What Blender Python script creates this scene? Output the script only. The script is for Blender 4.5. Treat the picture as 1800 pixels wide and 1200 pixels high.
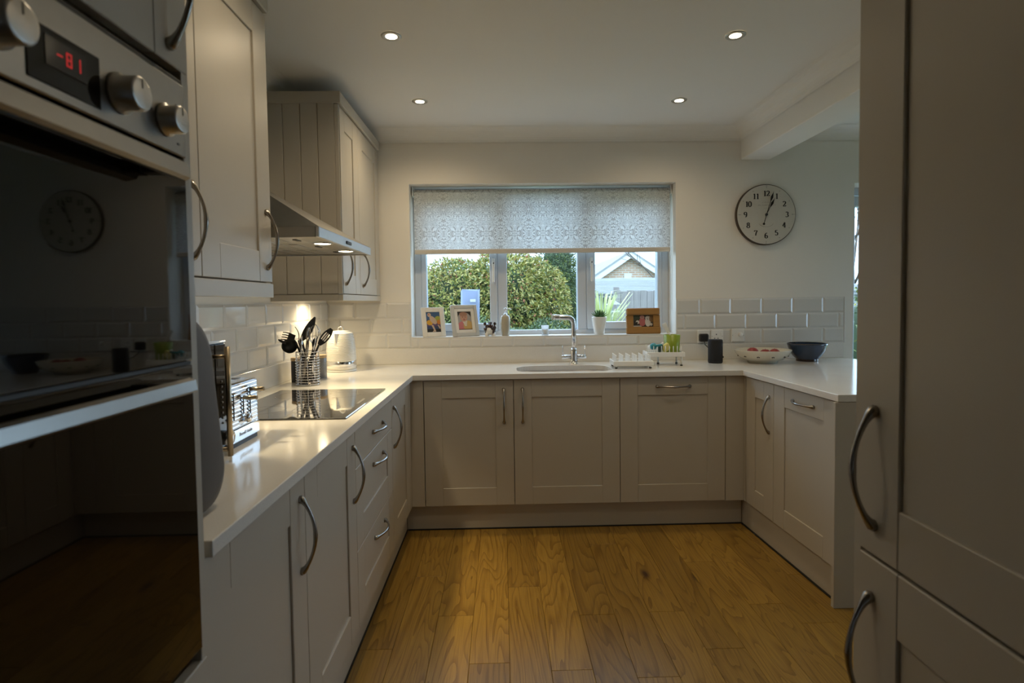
import bpy, bmesh, math, random
from mathutils import Vector, Matrix, noise as mnoise
random.seed(7)
R = math.radians
PI = math.pi
for o in list(bpy.data.objects): bpy.data.objects.remove(o, do_unlink=True)
SC = bpy.context.scene
COL = SC.collection

# ------------------------------------------------------------------ camera
CAM_Z = 1.30037
r = Vector((0.99966, -0.02278, -0.01297)); u = Vector((0.01389, 0.04062, 0.99908)); f = Vector((0.02224, 0.99891, -0.04093))
cd = bpy.data.cameras.new('camera'); cam = bpy.data.objects.new('camera', cd); COL.objects.link(cam)
m = Matrix((r, u, -f)).transposed().to_4x4(); m.translation = (0, 0, CAM_Z); cam.matrix_world = m
cd.sensor_width = 36; cd.sensor_fit = 'HORIZONTAL'; cd.lens = 999.04 / 1800 * 36
cd.shift_x = -4.31 / 1800; cd.shift_y = -28.6 / 1800
cd.clip_start = 0.05; cd.clip_end = 200
cd.dof.use_dof = True; cd.dof.focus_distance = 3.3; cd.dof.aperture_fstop = 5.0
SC.camera = cam

# ------------------------------------------------------------------ world, exposure
w = bpy.data.worlds.new('overcast_sky'); SC.world = w; w.use_nodes = True
bg = w.node_tree.nodes['Background']; bg.inputs[0].default_value = (0.53, 0.745, 1.0, 1); bg.inputs[1].default_value = 5.8
SC.view_settings.view_transform = 'Standard'; SC.view_settings.look = 'None'
SC.view_settings.gamma = 1; SC.view_settings.exposure = 0.0; SC.view_settings.use_curve_mapping = False
DOWNLIGHT_W = 24.0
HOOD_W = 34.0
PUCK_W = 12.0
WARM = (1.0, 0.80, 0.53)
WARM2 = (1.0, 0.79, 0.47)

# ------------------------------------------------------------------ key dimensions
XL, XW, YW, ZC = -0.499, -1.148, 3.763, 2.418      # worktop front left, left wall, back wall, ceiling
YB = 3.154                                          # back worktop front edge
WT = 0.90                                           # worktop top
WIN = (-0.595, 1.161, 1.072, 2.078)
PAT = (2.357, 3.95, 0.0, 2.062)

# ------------------------------------------------------------------ materials
MATS = {}
def nodes_of(name):
    mt = bpy.data.materials.new(name); mt.use_nodes = True
    nt = mt.node_tree
    return mt, nt, nt.nodes['Principled BSDF']
def mat(name, col, rough=0.5, metal=0.0, spec=0.5, coat=0.0, bump=None, var=None, emit=None, trans=0.0):
    if name in MATS: return MATS[name]
    mt, nt, p = nodes_of(name)
    p.inputs['Base Color'].default_value = (*col, 1); p.inputs['Roughness'].default_value = rough
    p.inputs['Metallic'].default_value = metal; p.inputs['Specular IOR Level'].default_value = spec
    p.inputs['Coat Weight'].default_value = coat; p.inputs['Coat Roughness'].default_value = 0.05
    if trans: p.inputs['Transmission Weight'].default_value = trans
    if emit:
        p.inputs['Emission Color'].default_value = (*emit[0], 1); p.inputs['Emission Strength'].default_value = emit[1]
    tc = nt.nodes.new('ShaderNodeTexCoord')
    if var:                                            # (scale, amount): gentle tone variation of the paint or glaze itself
        n = nt.nodes.new('ShaderNodeTexNoise'); n.inputs['Scale'].default_value = var[0]; n.inputs['Detail'].default_value = 3
        if len(var) > 2:
            mp = nt.nodes.new('ShaderNodeMapping'); mp.inputs['Scale'].default_value = var[2]
            nt.links.new(tc.outputs['Object'], mp.inputs[0]); nt.links.new(mp.outputs[0], n.inputs['Vector'])
        else: nt.links.new(tc.outputs['Object'], n.inputs['Vector'])
        mx = nt.nodes.new('ShaderNodeMix'); mx.data_type = 'RGBA'
        a = var[1]
        mx.inputs[6].default_value = tuple(c * (1 - a) for c in col) + (1,); mx.inputs[7].default_value = tuple(min(1, c * (1 + a)) for c in col) + (1,)
        nt.links.new(n.outputs['Fac'], mx.inputs[0]); nt.links.new(mx.outputs[2], p.inputs['Base Color'])
    if bump:                                           # (scale, strength)
        n2 = nt.nodes.new('ShaderNodeTexNoise'); n2.inputs['Scale'].default_value = bump[0]; n2.inputs['Detail'].default_value = 4
        nt.links.new(tc.outputs['Object'], n2.inputs['Vector'])
        b = nt.nodes.new('ShaderNodeBump'); b.inputs['Strength'].default_value = bump[1]; b.inputs['Distance'].default_value = 0.002
        nt.links.new(n2.outputs['Fac'], b.inputs['Height']); nt.links.new(b.outputs[0], p.inputs['Normal'])
    MATS[name] = mt
    return mt

M_wall = mat('warm_white_wall_paint', (.82, .785, .71), .85, bump=(180, .08), var=(3, .02))
M_ceil = mat('ceiling_paint', (.84, .82, .77), .9, bump=(150, .06), var=(2, .015))
M_white = mat('white_gloss_paint', (.80, .80, .78), .35, var=(6, .02))
M_cab = mat('pale_stone_grey_cabinet_paint', (.50, .458, .388), .36, spec=.5, bump=(260, .05), var=(4, .02))
M_carc = mat('cabinet_carcass_board', (.46, .43, .38), .55, var=(5, .02))
M_gap = mat('dark_recess', (.05, .045, .04), .9, var=(5, .05))
M_tile = mat('white_glazed_tile', (.70, .685, .645), .09, spec=.5, coat=.3, bump=(9, .25), var=(6, .02))
M_grout = mat('pale_grout', (.72, .70, .66), .9, bump=(300, .2), var=(20, .05))
M_chrome = mat('polished_chrome', (.78, .78, .79), .10, 1, var=(8, .02))
M_pewter = mat('brushed_pewter', (.34, .315, .285), .25, 1, var=(40, .08))
M_steel = mat('brushed_stainless_steel', (.50, .49, .47), .33, 1, var=(60, .06, (1, 1, 12)))
M_fascia = mat('hood_steel_bright_reflection', (.60, .60, .60), .30, 1, var=(50, .04))  # same hood steel, painted brighter for the window reflected in the fascia
M_hoodsteel = mat('hood_steel_dark_reflection', (.36, .35, .33), .34, 1, var=(50, .05))  # hood steel painted darker for the dim surroundings it reflects
M_ovensteel = mat('oven_satin_steel', (.33, .325, .31), .32, 1, var=(60, .05))
M_blkglass = mat('black_glass', (.004, .004, .004), .03, spec=.45, var=(4, .1))
M_hob = mat('hob_black_glass', (.006, .006, .007), .02, spec=.9, coat=1, var=(4, .1))
M_blk = mat('black_plastic', (.012, .012, .013), .42, var=(30, .15))
M_utensil = mat('matt_black_nylon', (.012, .012, .012), .35, var=(30, .15))
M_rub = mat('black_rubber', (.01, .01, .01), .7, var=(30, .1))
M_wplast = mat('white_plastic', (.82, .82, .79), .3, var=(10, .02))
M_upvc = mat('white_upvc', (.62, .67, .74), .3, var=(6, .015))
M_cer = mat('white_ceramic', (.82, .80, .74), .18, coat=.3, var=(12, .02))
M_cream = mat('cream_ceramic', (.42, .37, .27), .22, coat=.3, var=(14, .05))
M_gun = mat('gunmetal_grey_shell', (.105, .088, .075), .62, .1, var=(30, .06))
M_gold = mat('brushed_brass_steel', (.52, .43, .30), .28, 1, var=(60, .05))
M_fabric = mat('black_speaker_mesh', (.012, .012, .014), .8, bump=(900, .5), var=(300, .3))
M_navy = mat('dark_blue_glaze', (.020, .038, .080), .14, coat=.5, var=(18, .35))
M_dkbrown = mat('dark_brown_glaze', (.030, .013, .012), .16, coat=.5, var=(20, .3))
M_red = mat('red_apple_skin', (.30, .035, .03), .3, var=(30, .35))
M_stalk = mat('brown_stalk', (.09, .05, .02), .8, var=(60, .2))
M_lime = mat('lime_green_plastic', (.24, .33, .025), .35, var=(10, .06))
M_teal = mat('teal_plastic', (.02, .24, .29), .35, var=(14, .06))
M_dgreen = mat('dark_green_plastic', (.02, .05, .035), .4, var=(14, .08))
M_yel = mat('pale_yellow_sponge', (.75, .66, .22), .9, bump=(200, .8), var=(60, .12))
M_succ = mat('succulent_green', (.07, .17, .045), .45, var=(20, .3))
M_soil = mat('dark_potting_soil', (.03, .022, .015), .95, bump=(120, 1), var=(80, .4))
M_wood = mat('honey_brown_wood', (.34, .17, .045), .42, var=(9, .22, (1, 1, 14)))
M_lidwood = mat('pale_beech_wood', (.55, .38, .19), .5, var=(12, .15, (1, 12, 1)))
M_dkcan = mat('charcoal_canister', (.03, .03, .032), .45, var=(14, .1))
M_wax = mat('white_wax', (.8, .78, .72), .5, var=(20, .03))
M_framewhite = mat('off_white_painted_wood', (.74, .70, .62), .4, var=(16, .03))
M_framesilver = mat('pale_silver_grey_frame', (.55, .54, .50), .35, .3, var=(16, .04))
M_clockface = mat('antique_cream_clock_face', (.56, .525, .45), .55, var=(4, .10))
M_ink = mat('black_ink', (.012, .011, .01), .6, var=(30, .1))
M_inkpale = mat('faded_ink', (.27, .25, .21), .7, var=(30, .1))
M_clockrim = mat('aged_brown_clock_rim', (.05, .035, .022), .5, var=(20, .3))
M_lampon = mat('lit_lamp_lens', (1, .9, .7), .5, emit=((1.0, .86, .62), 14.0))
M_redled = mat('red_led_digits', (.1, 0, 0), .5, emit=((1.0, .04, .04), .35))
M_dispwin = mat('dim_display_window', (.014, .015, .017), .12, var=(8, .1))
M_base = mat('screed_under_floor', (.2, .17, .13), .95, var=(4, .1))
M_sinksteel = mat('sink_steel', (.42, .42, .43), .38, 1, var=(30, .05))
M_markings = mat('grey_printed_marks', (.10, .10, .10), .4, var=(10, .05))

def node_quartz():
    mt, nt, p = nodes_of('white_quartz')
    tc = nt.nodes.new('ShaderNodeTexCoord')
    v = nt.nodes.new('ShaderNodeTexNoise'); v.inputs['Scale'].default_value = 320; v.inputs['Detail'].default_value = 2
    n = nt.nodes.new('ShaderNodeTexNoise'); n.inputs['Scale'].default_value = 5; n.inputs['Detail'].default_value = 4
    nt.links.new(tc.outputs['Object'], v.inputs['Vector']); nt.links.new(tc.outputs['Object'], n.inputs['Vector'])
    cr = nt.nodes.new('ShaderNodeValToRGB'); cr.color_ramp.elements[0].position = .30; cr.color_ramp.elements[0].color = (.745, .72, .67, 1)
    cr.color_ramp.elements[1].position = .5; cr.color_ramp.elements[1].color = (.80, .78, .73, 1)
    nt.links.new(v.outputs['Fac'], cr.inputs[0])
    mx = nt.nodes.new('ShaderNodeMix'); mx.data_type = 'RGBA'; mx.blend_type = 'MULTIPLY'; mx.inputs[0].default_value = .12
    nt.links.new(cr.outputs[0], mx.inputs[6]); nt.links.new(n.outputs['Fac'], mx.inputs[7]); nt.links.new(mx.outputs[2], p.inputs['Base Color'])
    p.inputs['Roughness'].default_value = .13; p.inputs['Specular IOR Level'].default_value = .55
    return mt
M_quartz = node_quartz()

def node_oak():
    mt, nt, p = nodes_of('oiled_oak')
    L = nt.links.new
    tc = nt.nodes.new('ShaderNodeTexCoord')
    at = nt.nodes.new('ShaderNodeAttribute'); at.attribute_type = 'OBJECT'; at.attribute_name = 'tone'
    at2 = nt.nodes.new('ShaderNodeAttribute'); at2.attribute_type = 'OBJECT'; at2.attribute_name = 'seed'
    cb = nt.nodes.new('ShaderNodeCombineXYZ'); L(at2.outputs['Fac'], cb.inputs[0]); L(at2.outputs['Fac'], cb.inputs[1]); L(at2.outputs['Fac'], cb.inputs[2])
    ad = nt.nodes.new('ShaderNodeVectorMath'); ad.operation = 'ADD'; L(tc.outputs['Object'], ad.inputs[0]); L(cb.outputs[0], ad.inputs[1])
    mp = nt.nodes.new('ShaderNodeMapping'); mp.inputs['Scale'].default_value = (7.0, .85, 7.0); L(ad.outputs[0], mp.inputs[0])
    big = nt.nodes.new('ShaderNodeTexNoise'); big.inputs['Scale'].default_value = 1.0; big.inputs['Detail'].default_value = 2.2; big.inputs['Distortion'].default_value = .5
    L(mp.outputs[0], big.inputs['Vector'])
    mu = nt.nodes.new('ShaderNodeMath'); mu.operation = 'MULTIPLY'; mu.inputs[1].default_value = 16; L(big.outputs['Fac'], mu.inputs[0])
    fr = nt.nodes.new('ShaderNodeMath'); fr.operation = 'FRACT'; L(mu.outputs[0], fr.inputs[0])
    ring = nt.nodes.new('ShaderNodeValToRGB'); e = ring.color_ramp.elements
    e[0].position = 0; e[0].color = (0, 0, 0, 1); e[1].position = 1; e[1].color = (1, 1, 1, 1)
    x = e.new(.62); x.color = (.18, .18, .18, 1)
    L(fr.outputs[0], ring.inputs[0])
    mp2 = nt.nodes.new('ShaderNodeMapping'); mp2.inputs['Scale'].default_value = (220, 6, 220); L(ad.outputs[0], mp2.inputs[0])
    fine = nt.nodes.new('ShaderNodeTexNoise'); fine.inputs['Scale'].default_value = 1; fine.inputs['Detail'].default_value = 3; L(mp2.outputs[0], fine.inputs['Vector'])
    kn = nt.nodes.new('ShaderNodeTexVoronoi'); kn.feature = 'F1'; kn.inputs['Scale'].default_value = 1
    mp3 = nt.nodes.new('ShaderNodeMapping'); mp3.inputs['Scale'].default_value = (4.5, 1.7, .01); L(ad.outputs[0], mp3.inputs[0]); L(mp3.outputs[0], kn.inputs['Vector'])
    knr = nt.nodes.new('ShaderNodeValToRGB'); knr.color_ramp.elements[0].position = .03; knr.color_ramp.elements[0].color = (1, 1, 1, 1)
    knr.color_ramp.elements[1].position = .12; knr.color_ramp.elements[1].color = (0, 0, 0, 1); L(kn.outputs['Distance'], knr.inputs[0])
    base = nt.nodes.new('ShaderNodeMix'); base.data_type = 'RGBA'
    base.inputs[6].default_value = (.115, .060, .009, 1); base.inputs[7].default_value = (.455, .272, .050, 1); L(at.outputs['Fac'], base.inputs[0])
    dk = nt.nodes.new('ShaderNodeMix'); dk.data_type = 'RGBA'; dk.blend_type = 'MULTIPLY'
    mr = nt.nodes.new('ShaderNodeMath'); mr.operation = 'MULTIPLY'; mr.inputs[1].default_value = .68; L(ring.outputs[0], mr.inputs[0])
    L(mr.outputs[0], dk.inputs[0]); L(base.outputs[2], dk.inputs[6]); dk.inputs[7].default_value = (.42, .33, .24, 1)
    d2 = nt.nodes.new('ShaderNodeMix'); d2.data_type = 'RGBA'; d2.blend_type = 'MULTIPLY'; d2.inputs[0].default_value = .55
    fr2 = nt.nodes.new('ShaderNodeValToRGB'); fr2.color_ramp.elements[0].position = .3; fr2.color_ramp.elements[0].color = (.55, .5, .45, 1); fr2.color_ramp.elements[1].position = .6
    L(fine.outputs['Fac'], fr2.inputs[0]); L(dk.outputs[2], d2.inputs[6]); L(fr2.outputs[0], d2.inputs[7])
    d3 = nt.nodes.new('ShaderNodeMix'); d3.data_type = 'RGBA'; L(knr.outputs[0], d3.inputs[0]); L(d2.outputs[2], d3.inputs[6]); d3.inputs[7].default_value = (.05, .022, .008, 1)
    L(d3.outputs[2], p.inputs['Base Color'])
    rr = nt.nodes.new('ShaderNodeMapRange'); rr.inputs[3].default_value = .27; rr.inputs[4].default_value = .42; L(fine.outputs['Fac'], rr.inputs[0]); L(rr.outputs[0], p.inputs['Roughness'])
    b = nt.nodes.new('ShaderNodeBump'); b.inputs['Strength'].default_value = .12; b.inputs['Distance'].default_value = .001; L(fine.outputs['Fac'], b.inputs['Height']); L(b.outputs[0], p.inputs['Normal'])
    p.inputs['Specular IOR Level'].default_value = .45
    return mt
M_oak = node_oak()

def node_blind():
    mt = bpy.data.materials.new('patterned_blind_fabric'); mt.use_nodes = True; nt = mt.node_tree; nt.nodes.clear(); L = nt.links.new
    out = nt.nodes.new('ShaderNodeOutputMaterial'); tc = nt.nodes.new('ShaderNodeTexCoord')
    sp = nt.nodes.new('ShaderNodeSeparateXYZ'); L(tc.outputs['Object'], sp.inputs[0])
    def pp(sock, s):
        n = nt.nodes.new('ShaderNodeMath'); n.operation = 'PINGPONG'; n.inputs[1].default_value = s; L(sock, n.inputs[0]); return n.outputs[0]
    cb = nt.nodes.new('ShaderNodeCombineXYZ'); L(pp(sp.outputs[0], .095), cb.inputs[0]); L(pp(sp.outputs[2], .16), cb.inputs[2])
    n = nt.nodes.new('ShaderNodeTexNoise'); n.inputs['Scale'].default_value = 30; n.inputs['Detail'].default_value = 1.0; n.inputs['Distortion'].default_value = .8; L(cb.outputs[0], n.inputs['Vector'])
    mu = nt.nodes.new('ShaderNodeMath'); mu.operation = 'MULTIPLY'; mu.inputs[1].default_value = 7.5; L(n.outputs['Fac'], mu.inputs[0])
    fr = nt.nodes.new('ShaderNodeMath'); fr.operation = 'PINGPONG'; fr.inputs[1].default_value = .5; L(mu.outputs[0], fr.inputs[0])
    cr = nt.nodes.new('ShaderNodeValToRGB'); cr.color_ramp.elements[0].position = .14; cr.color_ramp.elements[0].color = (.30, .31, .32, 1)
    cr.color_ramp.elements[1].position = .27; cr.color_ramp.elements[1].color = (.86, .86, .84, 1); L(fr.outputs[0], cr.inputs[0])
    d = nt.nodes.new('ShaderNodeBsdfDiffuse'); t = nt.nodes.new('ShaderNodeBsdfTranslucent'); L(cr.outputs[0], t.inputs[0])
    d.inputs[0].default_value = (.68, .66, .61, 1)
    mx = nt.nodes.new('ShaderNodeMixShader'); mx.inputs[0].default_value = .43; L(d.outputs[0], mx.inputs[1]); L(t.outputs[0], mx.inputs[2]); L(mx.outputs[0], out.inputs[0])
    return mt
M_blind = node_blind()

def node_glass(name, tint=(.97, .985, .98), rough=0.0):
    mt = bpy.data.materials.new(name); mt.use_nodes = True; nt = mt.node_tree; nt.nodes.clear(); L = nt.links.new
    out = nt.nodes.new('ShaderNodeOutputMaterial'); t = nt.nodes.new('ShaderNodeBsdfTransparent'); t.inputs[0].default_value = (*tint, 1)
    g = nt.nodes.new('ShaderNodeBsdfGlossy'); g.inputs['Roughness'].default_value = rough
    fr = nt.nodes.new('ShaderNodeFresnel'); fr.inputs[0].default_value = 1.45
    ge = nt.nodes.new('ShaderNodeNewGeometry'); sb = nt.nodes.new('ShaderNodeMath'); sb.operation = 'SUBTRACT'; sb.inputs[0].default_value = 1; L(ge.outputs['Backfacing'], sb.inputs[1])
    ml = nt.nodes.new('ShaderNodeMath'); ml.operation = 'MULTIPLY'; L(fr.outputs[0], ml.inputs[0]); L(sb.outputs[0], ml.inputs[1])
    mx = nt.nodes.new('ShaderNodeMixShader'); L(ml.outputs[0], mx.inputs[0]); L(t.outputs[0], mx.inputs[1]); L(g.outputs[0], mx.inputs[2]); L(mx.outputs[0], out.inputs[0])
    return mt
M_glass = node_glass('clear_window_glass')
def node_milky():
    mt = bpy.data.materials.new('milky_candle_glass'); mt.use_nodes = True; nt = mt.node_tree; nt.nodes.clear(); L = nt.links.new
    out = nt.nodes.new('ShaderNodeOutputMaterial'); d = nt.nodes.new('ShaderNodeBsdfDiffuse'); d.inputs[0].default_value = (.85, .88, .9, 1)
    t = nt.nodes.new('ShaderNodeBsdfTranslucent'); t.inputs[0].default_value = (.9, .93, .95, 1); a = nt.nodes.new('ShaderNodeMixShader'); a.inputs[0].default_value = .6
    L(d.outputs[0], a.inputs[1]); L(t.outputs[0], a.inputs[2]); tr = nt.nodes.new('ShaderNodeBsdfTransparent'); b = nt.nodes.new('ShaderNodeMixShader'); b.inputs[0].default_value = .35
    L(a.outputs[0], b.inputs[1]); L(tr.outputs[0], b.inputs[2]); L(b.outputs[0], out.inputs[0]); return mt
M_frost = node_milky()

def node_brick():
    mt, nt, p = nodes_of('buff_brickwork'); L = nt.links.new
    tc = nt.nodes.new('ShaderNodeTexCoord'); mp = nt.nodes.new('ShaderNodeMapping'); mp.inputs['Rotation'].default_value = (R(90), 0, 0); L(tc.outputs['Object'], mp.inputs[0])
    b = nt.nodes.new('ShaderNodeTexBrick'); b.inputs['Color1'].default_value = (.42, .24, .15, 1); b.inputs['Color2'].default_value = (.50, .31, .20, 1); b.inputs['Mortar'].default_value = (.50, .46, .40, 1)
    b.inputs['Scale'].default_value = 1; b.inputs['Brick Width'].default_value = .225; b.inputs['Row Height'].default_value = .075; b.inputs['Mortar Size'].default_value = .012
    L(mp.outputs[0], b.inputs['Vector']); L(b.outputs[0], p.inputs['Base Color']); p.inputs['Roughness'].default_value = .9
    return mt
M_brick = node_brick()
M_rooftile = mat('weathered_concrete_roof_tile', (.27, .265, .255), .9, var=(3, .2), bump=(40, .4))
M_fence = mat('weathered_grey_fence_wood', (.25, .215, .198), .9, var=(3, .3, (8, 8, .6)))
M_lawn = mat('rough_garden_grass', (.10, .14, .05), .95, var=(3, .4))
M_bark = mat('grey_brown_bark', (.10, .075, .055), .9, var=(20, .3), bump=(40, .6))
M_barge = mat('white_bargeboard_paint', (.58, .58, .58), .5, var=(4, .03))
M_hcore = mat('hedge_core_shade', (.030, .045, .018), .95, var=(9, .5))  # dark colour standing in for shade deep inside the foliage
LEAFC = [mat('leaf_yellow_green', (0.336, 0.296, 0.062), .45, var=(8, .2)), mat('leaf_mid_green', (0.168, 0.193, 0.039), .45, var=(8, .2)),
         mat('leaf_pale_green', (0.416, 0.340, 0.112), .45, var=(8, .2)), mat('leaf_red_tip', (0.357, 0.111, 0.050), .5, var=(8, .2)),
         mat('leaf_deep_green', (0.060, 0.096, 0.025), .45, var=(8, .2)), mat('leaf_blue_green', (0.099, 0.140, 0.067), .45, var=(8, .2)),
         mat('leaf_orange', (0.363, 0.145, 0.026), .5, var=(8, .2)), mat('blade_straw_green', (.52, .55, .25), .5, var=(8, .2))]
M_cover = mat('pale_blue_grey_cover_fabric', (.21, .235, .33), .7, var=(7, .15))

# ------------------------------------------------------------------ mesh builder
class MB:
    def __init__(s): s.v = []; s.f = []; s.m = []; s.sm = []
    def add(s, vs, fs, mi=0, smooth=False):
        o = len(s.v); s.v += [tuple(x) for x in vs]
        for q in fs: s.f.append(tuple(i + o for i in q)); s.m.append(mi); s.sm.append(smooth)
        return s
    def box(s, x0, x1, y0, y1, z0, z1, b=0.0, mi=0):
        if b <= 0:
            vs = [(x, y, z) for z in (z0, z1) for y in (y0, y1) for x in (x0, x1)]
            return s.add(vs, [(0, 2, 3, 1), (4, 5, 7, 6), (0, 1, 5, 4), (2, 6, 7, 3), (0, 4, 6, 2), (1, 3, 7, 5)], mi)
        b = min(b, (x1 - x0) * .49, (y1 - y0) * .49, (z1 - z0) * .49)
        X, Y, Z = (x0, x1), (y0, y1), (z0, z1); vs = []; ix = {}
        for i in (0, 1):
            for j in (0, 1):
                for k in (0, 1):
                    sx, sy, sz = (1 - 2 * i) * b, (1 - 2 * j) * b, (1 - 2 * k) * b
                    for a, q in (('x', (X[i], Y[j] + sy, Z[k] + sz)), ('y', (X[i] + sx, Y[j], Z[k] + sz)), ('z', (X[i] + sx, Y[j] + sy, Z[k]))):
                        ix[(a, i, j, k)] = len(vs); vs.append(q)
        I = lambda a, i, j, k: ix[(a, i, j, k)]
        fs = []
        for i in (0, 1):
            q = [I('x', i, 0, 0), I('x', i, 1, 0), I('x', i, 1, 1), I('x', i, 0, 1)]; fs.append(q if i else q[::-1])
            q = [I('y', 0, i, 0), I('y', 1, i, 0), I('y', 1, i, 1), I('y', 0, i, 1)]; fs.append(q[::-1] if i else q)
            q = [I('z', 0, 0, i), I('z', 1, 0, i), I('z', 1, 1, i), I('z', 0, 1, i)]; fs.append(q if i else q[::-1])
        for a in (0, 1):
            for c in (0, 1):
                fl = (a + c) % 2
                q = [I('x', a, c, 0), I('y', a, c, 0), I('y', a, c, 1), I('x', a, c, 1)]; fs.append(q if fl == 0 else q[::-1])
                q = [I('x', a, 0, c), I('x', a, 1, c), I('z', a, 1, c), I('z', a, 0, c)]; fs.append(q if fl == 0 else q[::-1])
                q = [I('y', 0, a, c), I('z', 0, a, c), I('z', 1, a, c), I('y', 1, a, c)]; fs.append(q if fl == 0 else q[::-1])
        for i in (0, 1):
            for j in (0, 1):
                for k in (0, 1):
                    q = [I('x', i, j, k), I('y', i, j, k), I('z', i, j, k)]; fs.append(q if (i + j + k) % 2 else q[::-1])
        return s.add(vs, fs, mi)
    def lathe(s, prof, c=(0, 0, 0), n=32, mi=0, smooth=True, axis='z', cap=True):
        vs = []; fs = []
        for (rr, h) in prof:
            for k in range(n):
                a = 2 * PI * k / n; x, y = rr * math.cos(a), rr * math.sin(a)
                q = {'z': (x, y, h), 'y': (x, h, -y), 'x': (h, x, y)}[axis]
                vs.append((c[0] + q[0], c[1] + q[1], c[2] + q[2]))
        for i in range(len(prof) - 1):
            for k in range(n):
                k2 = (k + 1) % n; fs.append((i * n + k, i * n + k2, (i + 1) * n + k2, (i + 1) * n + k))
        s.add(vs, fs, mi, smooth)
        if cap:
            o = len(s.v) - len(vs)
            flat0 = abs(prof[0][1] - prof[1][1]) < 1e-9 and prof[1][0] < prof[0][0]; flat1 = abs(prof[-1][1] - prof[-2][1]) < 1e-9 and prof[-2][0] < prof[-1][0]
            if prof[0][0] > 1e-6 and not flat0: s.f.append(tuple(o + k for k in range(n))[::-1]); s.m.append(mi); s.sm.append(False)
            if prof[-1][0] > 1e-6 and not flat1: s.f.append(tuple(o + (len(prof) - 1) * n + k for k in range(n))); s.m.append(mi); s.sm.append(False)
        return s
    def tube(s, pts, rad, n=10, mi=0, flat=1.0, up=(0.13, 0.21, 0.97), smooth=True):
        pts = [Vector(p) for p in pts]; N = len(pts)
        if not hasattr(rad, '__len__'): rad = [rad] * N
        vs = []; ref = Vector(up)
        for i, p in enumerate(pts):
            t = (pts[min(N - 1, i + 1)] - pts[max(0, i - 1)]).normalized()
            a = t.cross(ref)
            if a.length < 1e-4: a = t.cross(Vector((1, 0, 0)))
            a.normalize(); b = a.cross(t).normalized()
            for k in range(n):
                an = 2 * PI * k / n; vs.append(p + a * rad[i] * math.cos(an) + b * rad[i] * flat * math.sin(an))
        fs = [(i * n + k, i * n + (k + 1) % n, (i + 1) * n + (k + 1) % n, (i + 1) * n + k) for i in range(N - 1) for k in range(n)]
        s.add(vs, fs, mi, smooth)
        o = len(s.v) - len(vs)
        s.f.append(tuple(o + k for k in range(n))[::-1]); s.m.append(mi); s.sm.append(False)
        s.f.append(tuple(o + (N - 1) * n + k for k in range(n))); s.m.append(mi); s.sm.append(False)
        return s
    def prism(s, poly, h0, h1, plane='xy', mi=0, b=0.0):
        """polygon extruded between h0 and h1 along the axis left over from plane"""
        def P(a, c, h): return {'xy': (a, c, h), 'xz': (a, h, c), 'yz': (h, a, c)}[plane]
        n = len(poly); vs = [P(a, c, h0) for a, c in poly] + [P(a, c, h1) for a, c in poly]
        fs = [tuple(range(n))[::-1], tuple(range(n, 2 * n))] + [(i, (i + 1) % n, n + (i + 1) % n, n + i) for i in range(n)]
        return s.add(vs, fs, mi)
    def disc(s, c, rr, axis='y', n=24, mi=0, ry=None, rot=0.0):
        ry = ry or rr; vs = []
        for k in range(n):
            a = 2 * PI * k / n; x, y = rr * math.cos(a), ry * math.sin(a)
            x, y = x * math.cos(rot) - y * math.sin(rot), x * math.sin(rot) + y * math.cos(rot)
            vs.append({'y': (c[0] + x, c[1], c[2] + y), 'z': (c[0] + x, c[1] + y, c[2]), 'x': (c[0], c[1] + x, c[2] + y)}[axis])
        return s.add(vs, [tuple(range(n))], mi)
    def ball(s, c, rx, ry=None, rz=None, n=16, mi=0):
        ry = ry or rx; rz = rz or rx; h = n // 2; vs = []; fs = []
        for i in range(h + 1):
            th = PI * i / h
            for k in range(n):
                a = 2 * PI * k / n; vs.append((c[0] + rx * math.sin(th) * math.cos(a), c[1] + ry * math.sin(th) * math.sin(a), c[2] - rz * math.cos(th)))
        for i in range(h):
            for k in range(n): fs.append((i * n + k, i * n + (k + 1) % n, (i + 1) * n + (k + 1) % n, (i + 1) * n + k))
        return s.add(vs, fs, mi, True)

def obj(name, mb, mats, parent=None, loc=None, rot=None, fix=True, **props):
    me = bpy.data.meshes.new(name)
    if isinstance(mats, bpy.types.Material): mats = [mats]
    me.from_pydata(mb.v, [], mb.f)
    for q in mats: me.materials.append(q)
    me.polygons.foreach_set('material_index', mb.m); me.polygons.foreach_set('use_smooth', mb.sm)
    if fix:
        bm = bmesh.new(); bm.from_mesh(me); bmesh.ops.remove_doubles(bm, verts=bm.verts, dist=1e-6)
        bmesh.ops.recalc_face_normals(bm, faces=bm.faces); bm.to_mesh(me); bm.free()
    me.update()
    o = bpy.data.objects.new(name, me); COL.objects.link(o)
    if parent: o.parent = parent
    if loc: o.location = loc
    if rot: o.rotation_euler = rot
    for k, v in props.items(): o[k] = v
    return o
def thing(name, label, cat, loc=(0, 0, 0), rz=0.0, group=None, rot=None):
    o = bpy.data.objects.new(name, None); COL.objects.link(o); o.empty_display_size = .05
    o.location = loc; o.rotation_euler = rot or (0, 0, rz); o['label'] = label; o['category'] = cat
    if group: o['group'] = group
    return o
def tag(o, label, cat, group=None):
    o['label'] = label; o['category'] = cat
    if group: o['group'] = group
    return o
def struct(name, mb, mats, parent=None, **k):
    o = obj(name, mb, mats, parent, **k); o['kind'] = 'structure'; return o
def sempty(name, loc=(0, 0, 0)):
    o = bpy.data.objects.new(name, None); COL.objects.link(o); o.location = loc; o['kind'] = 'structure'; return o

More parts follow.
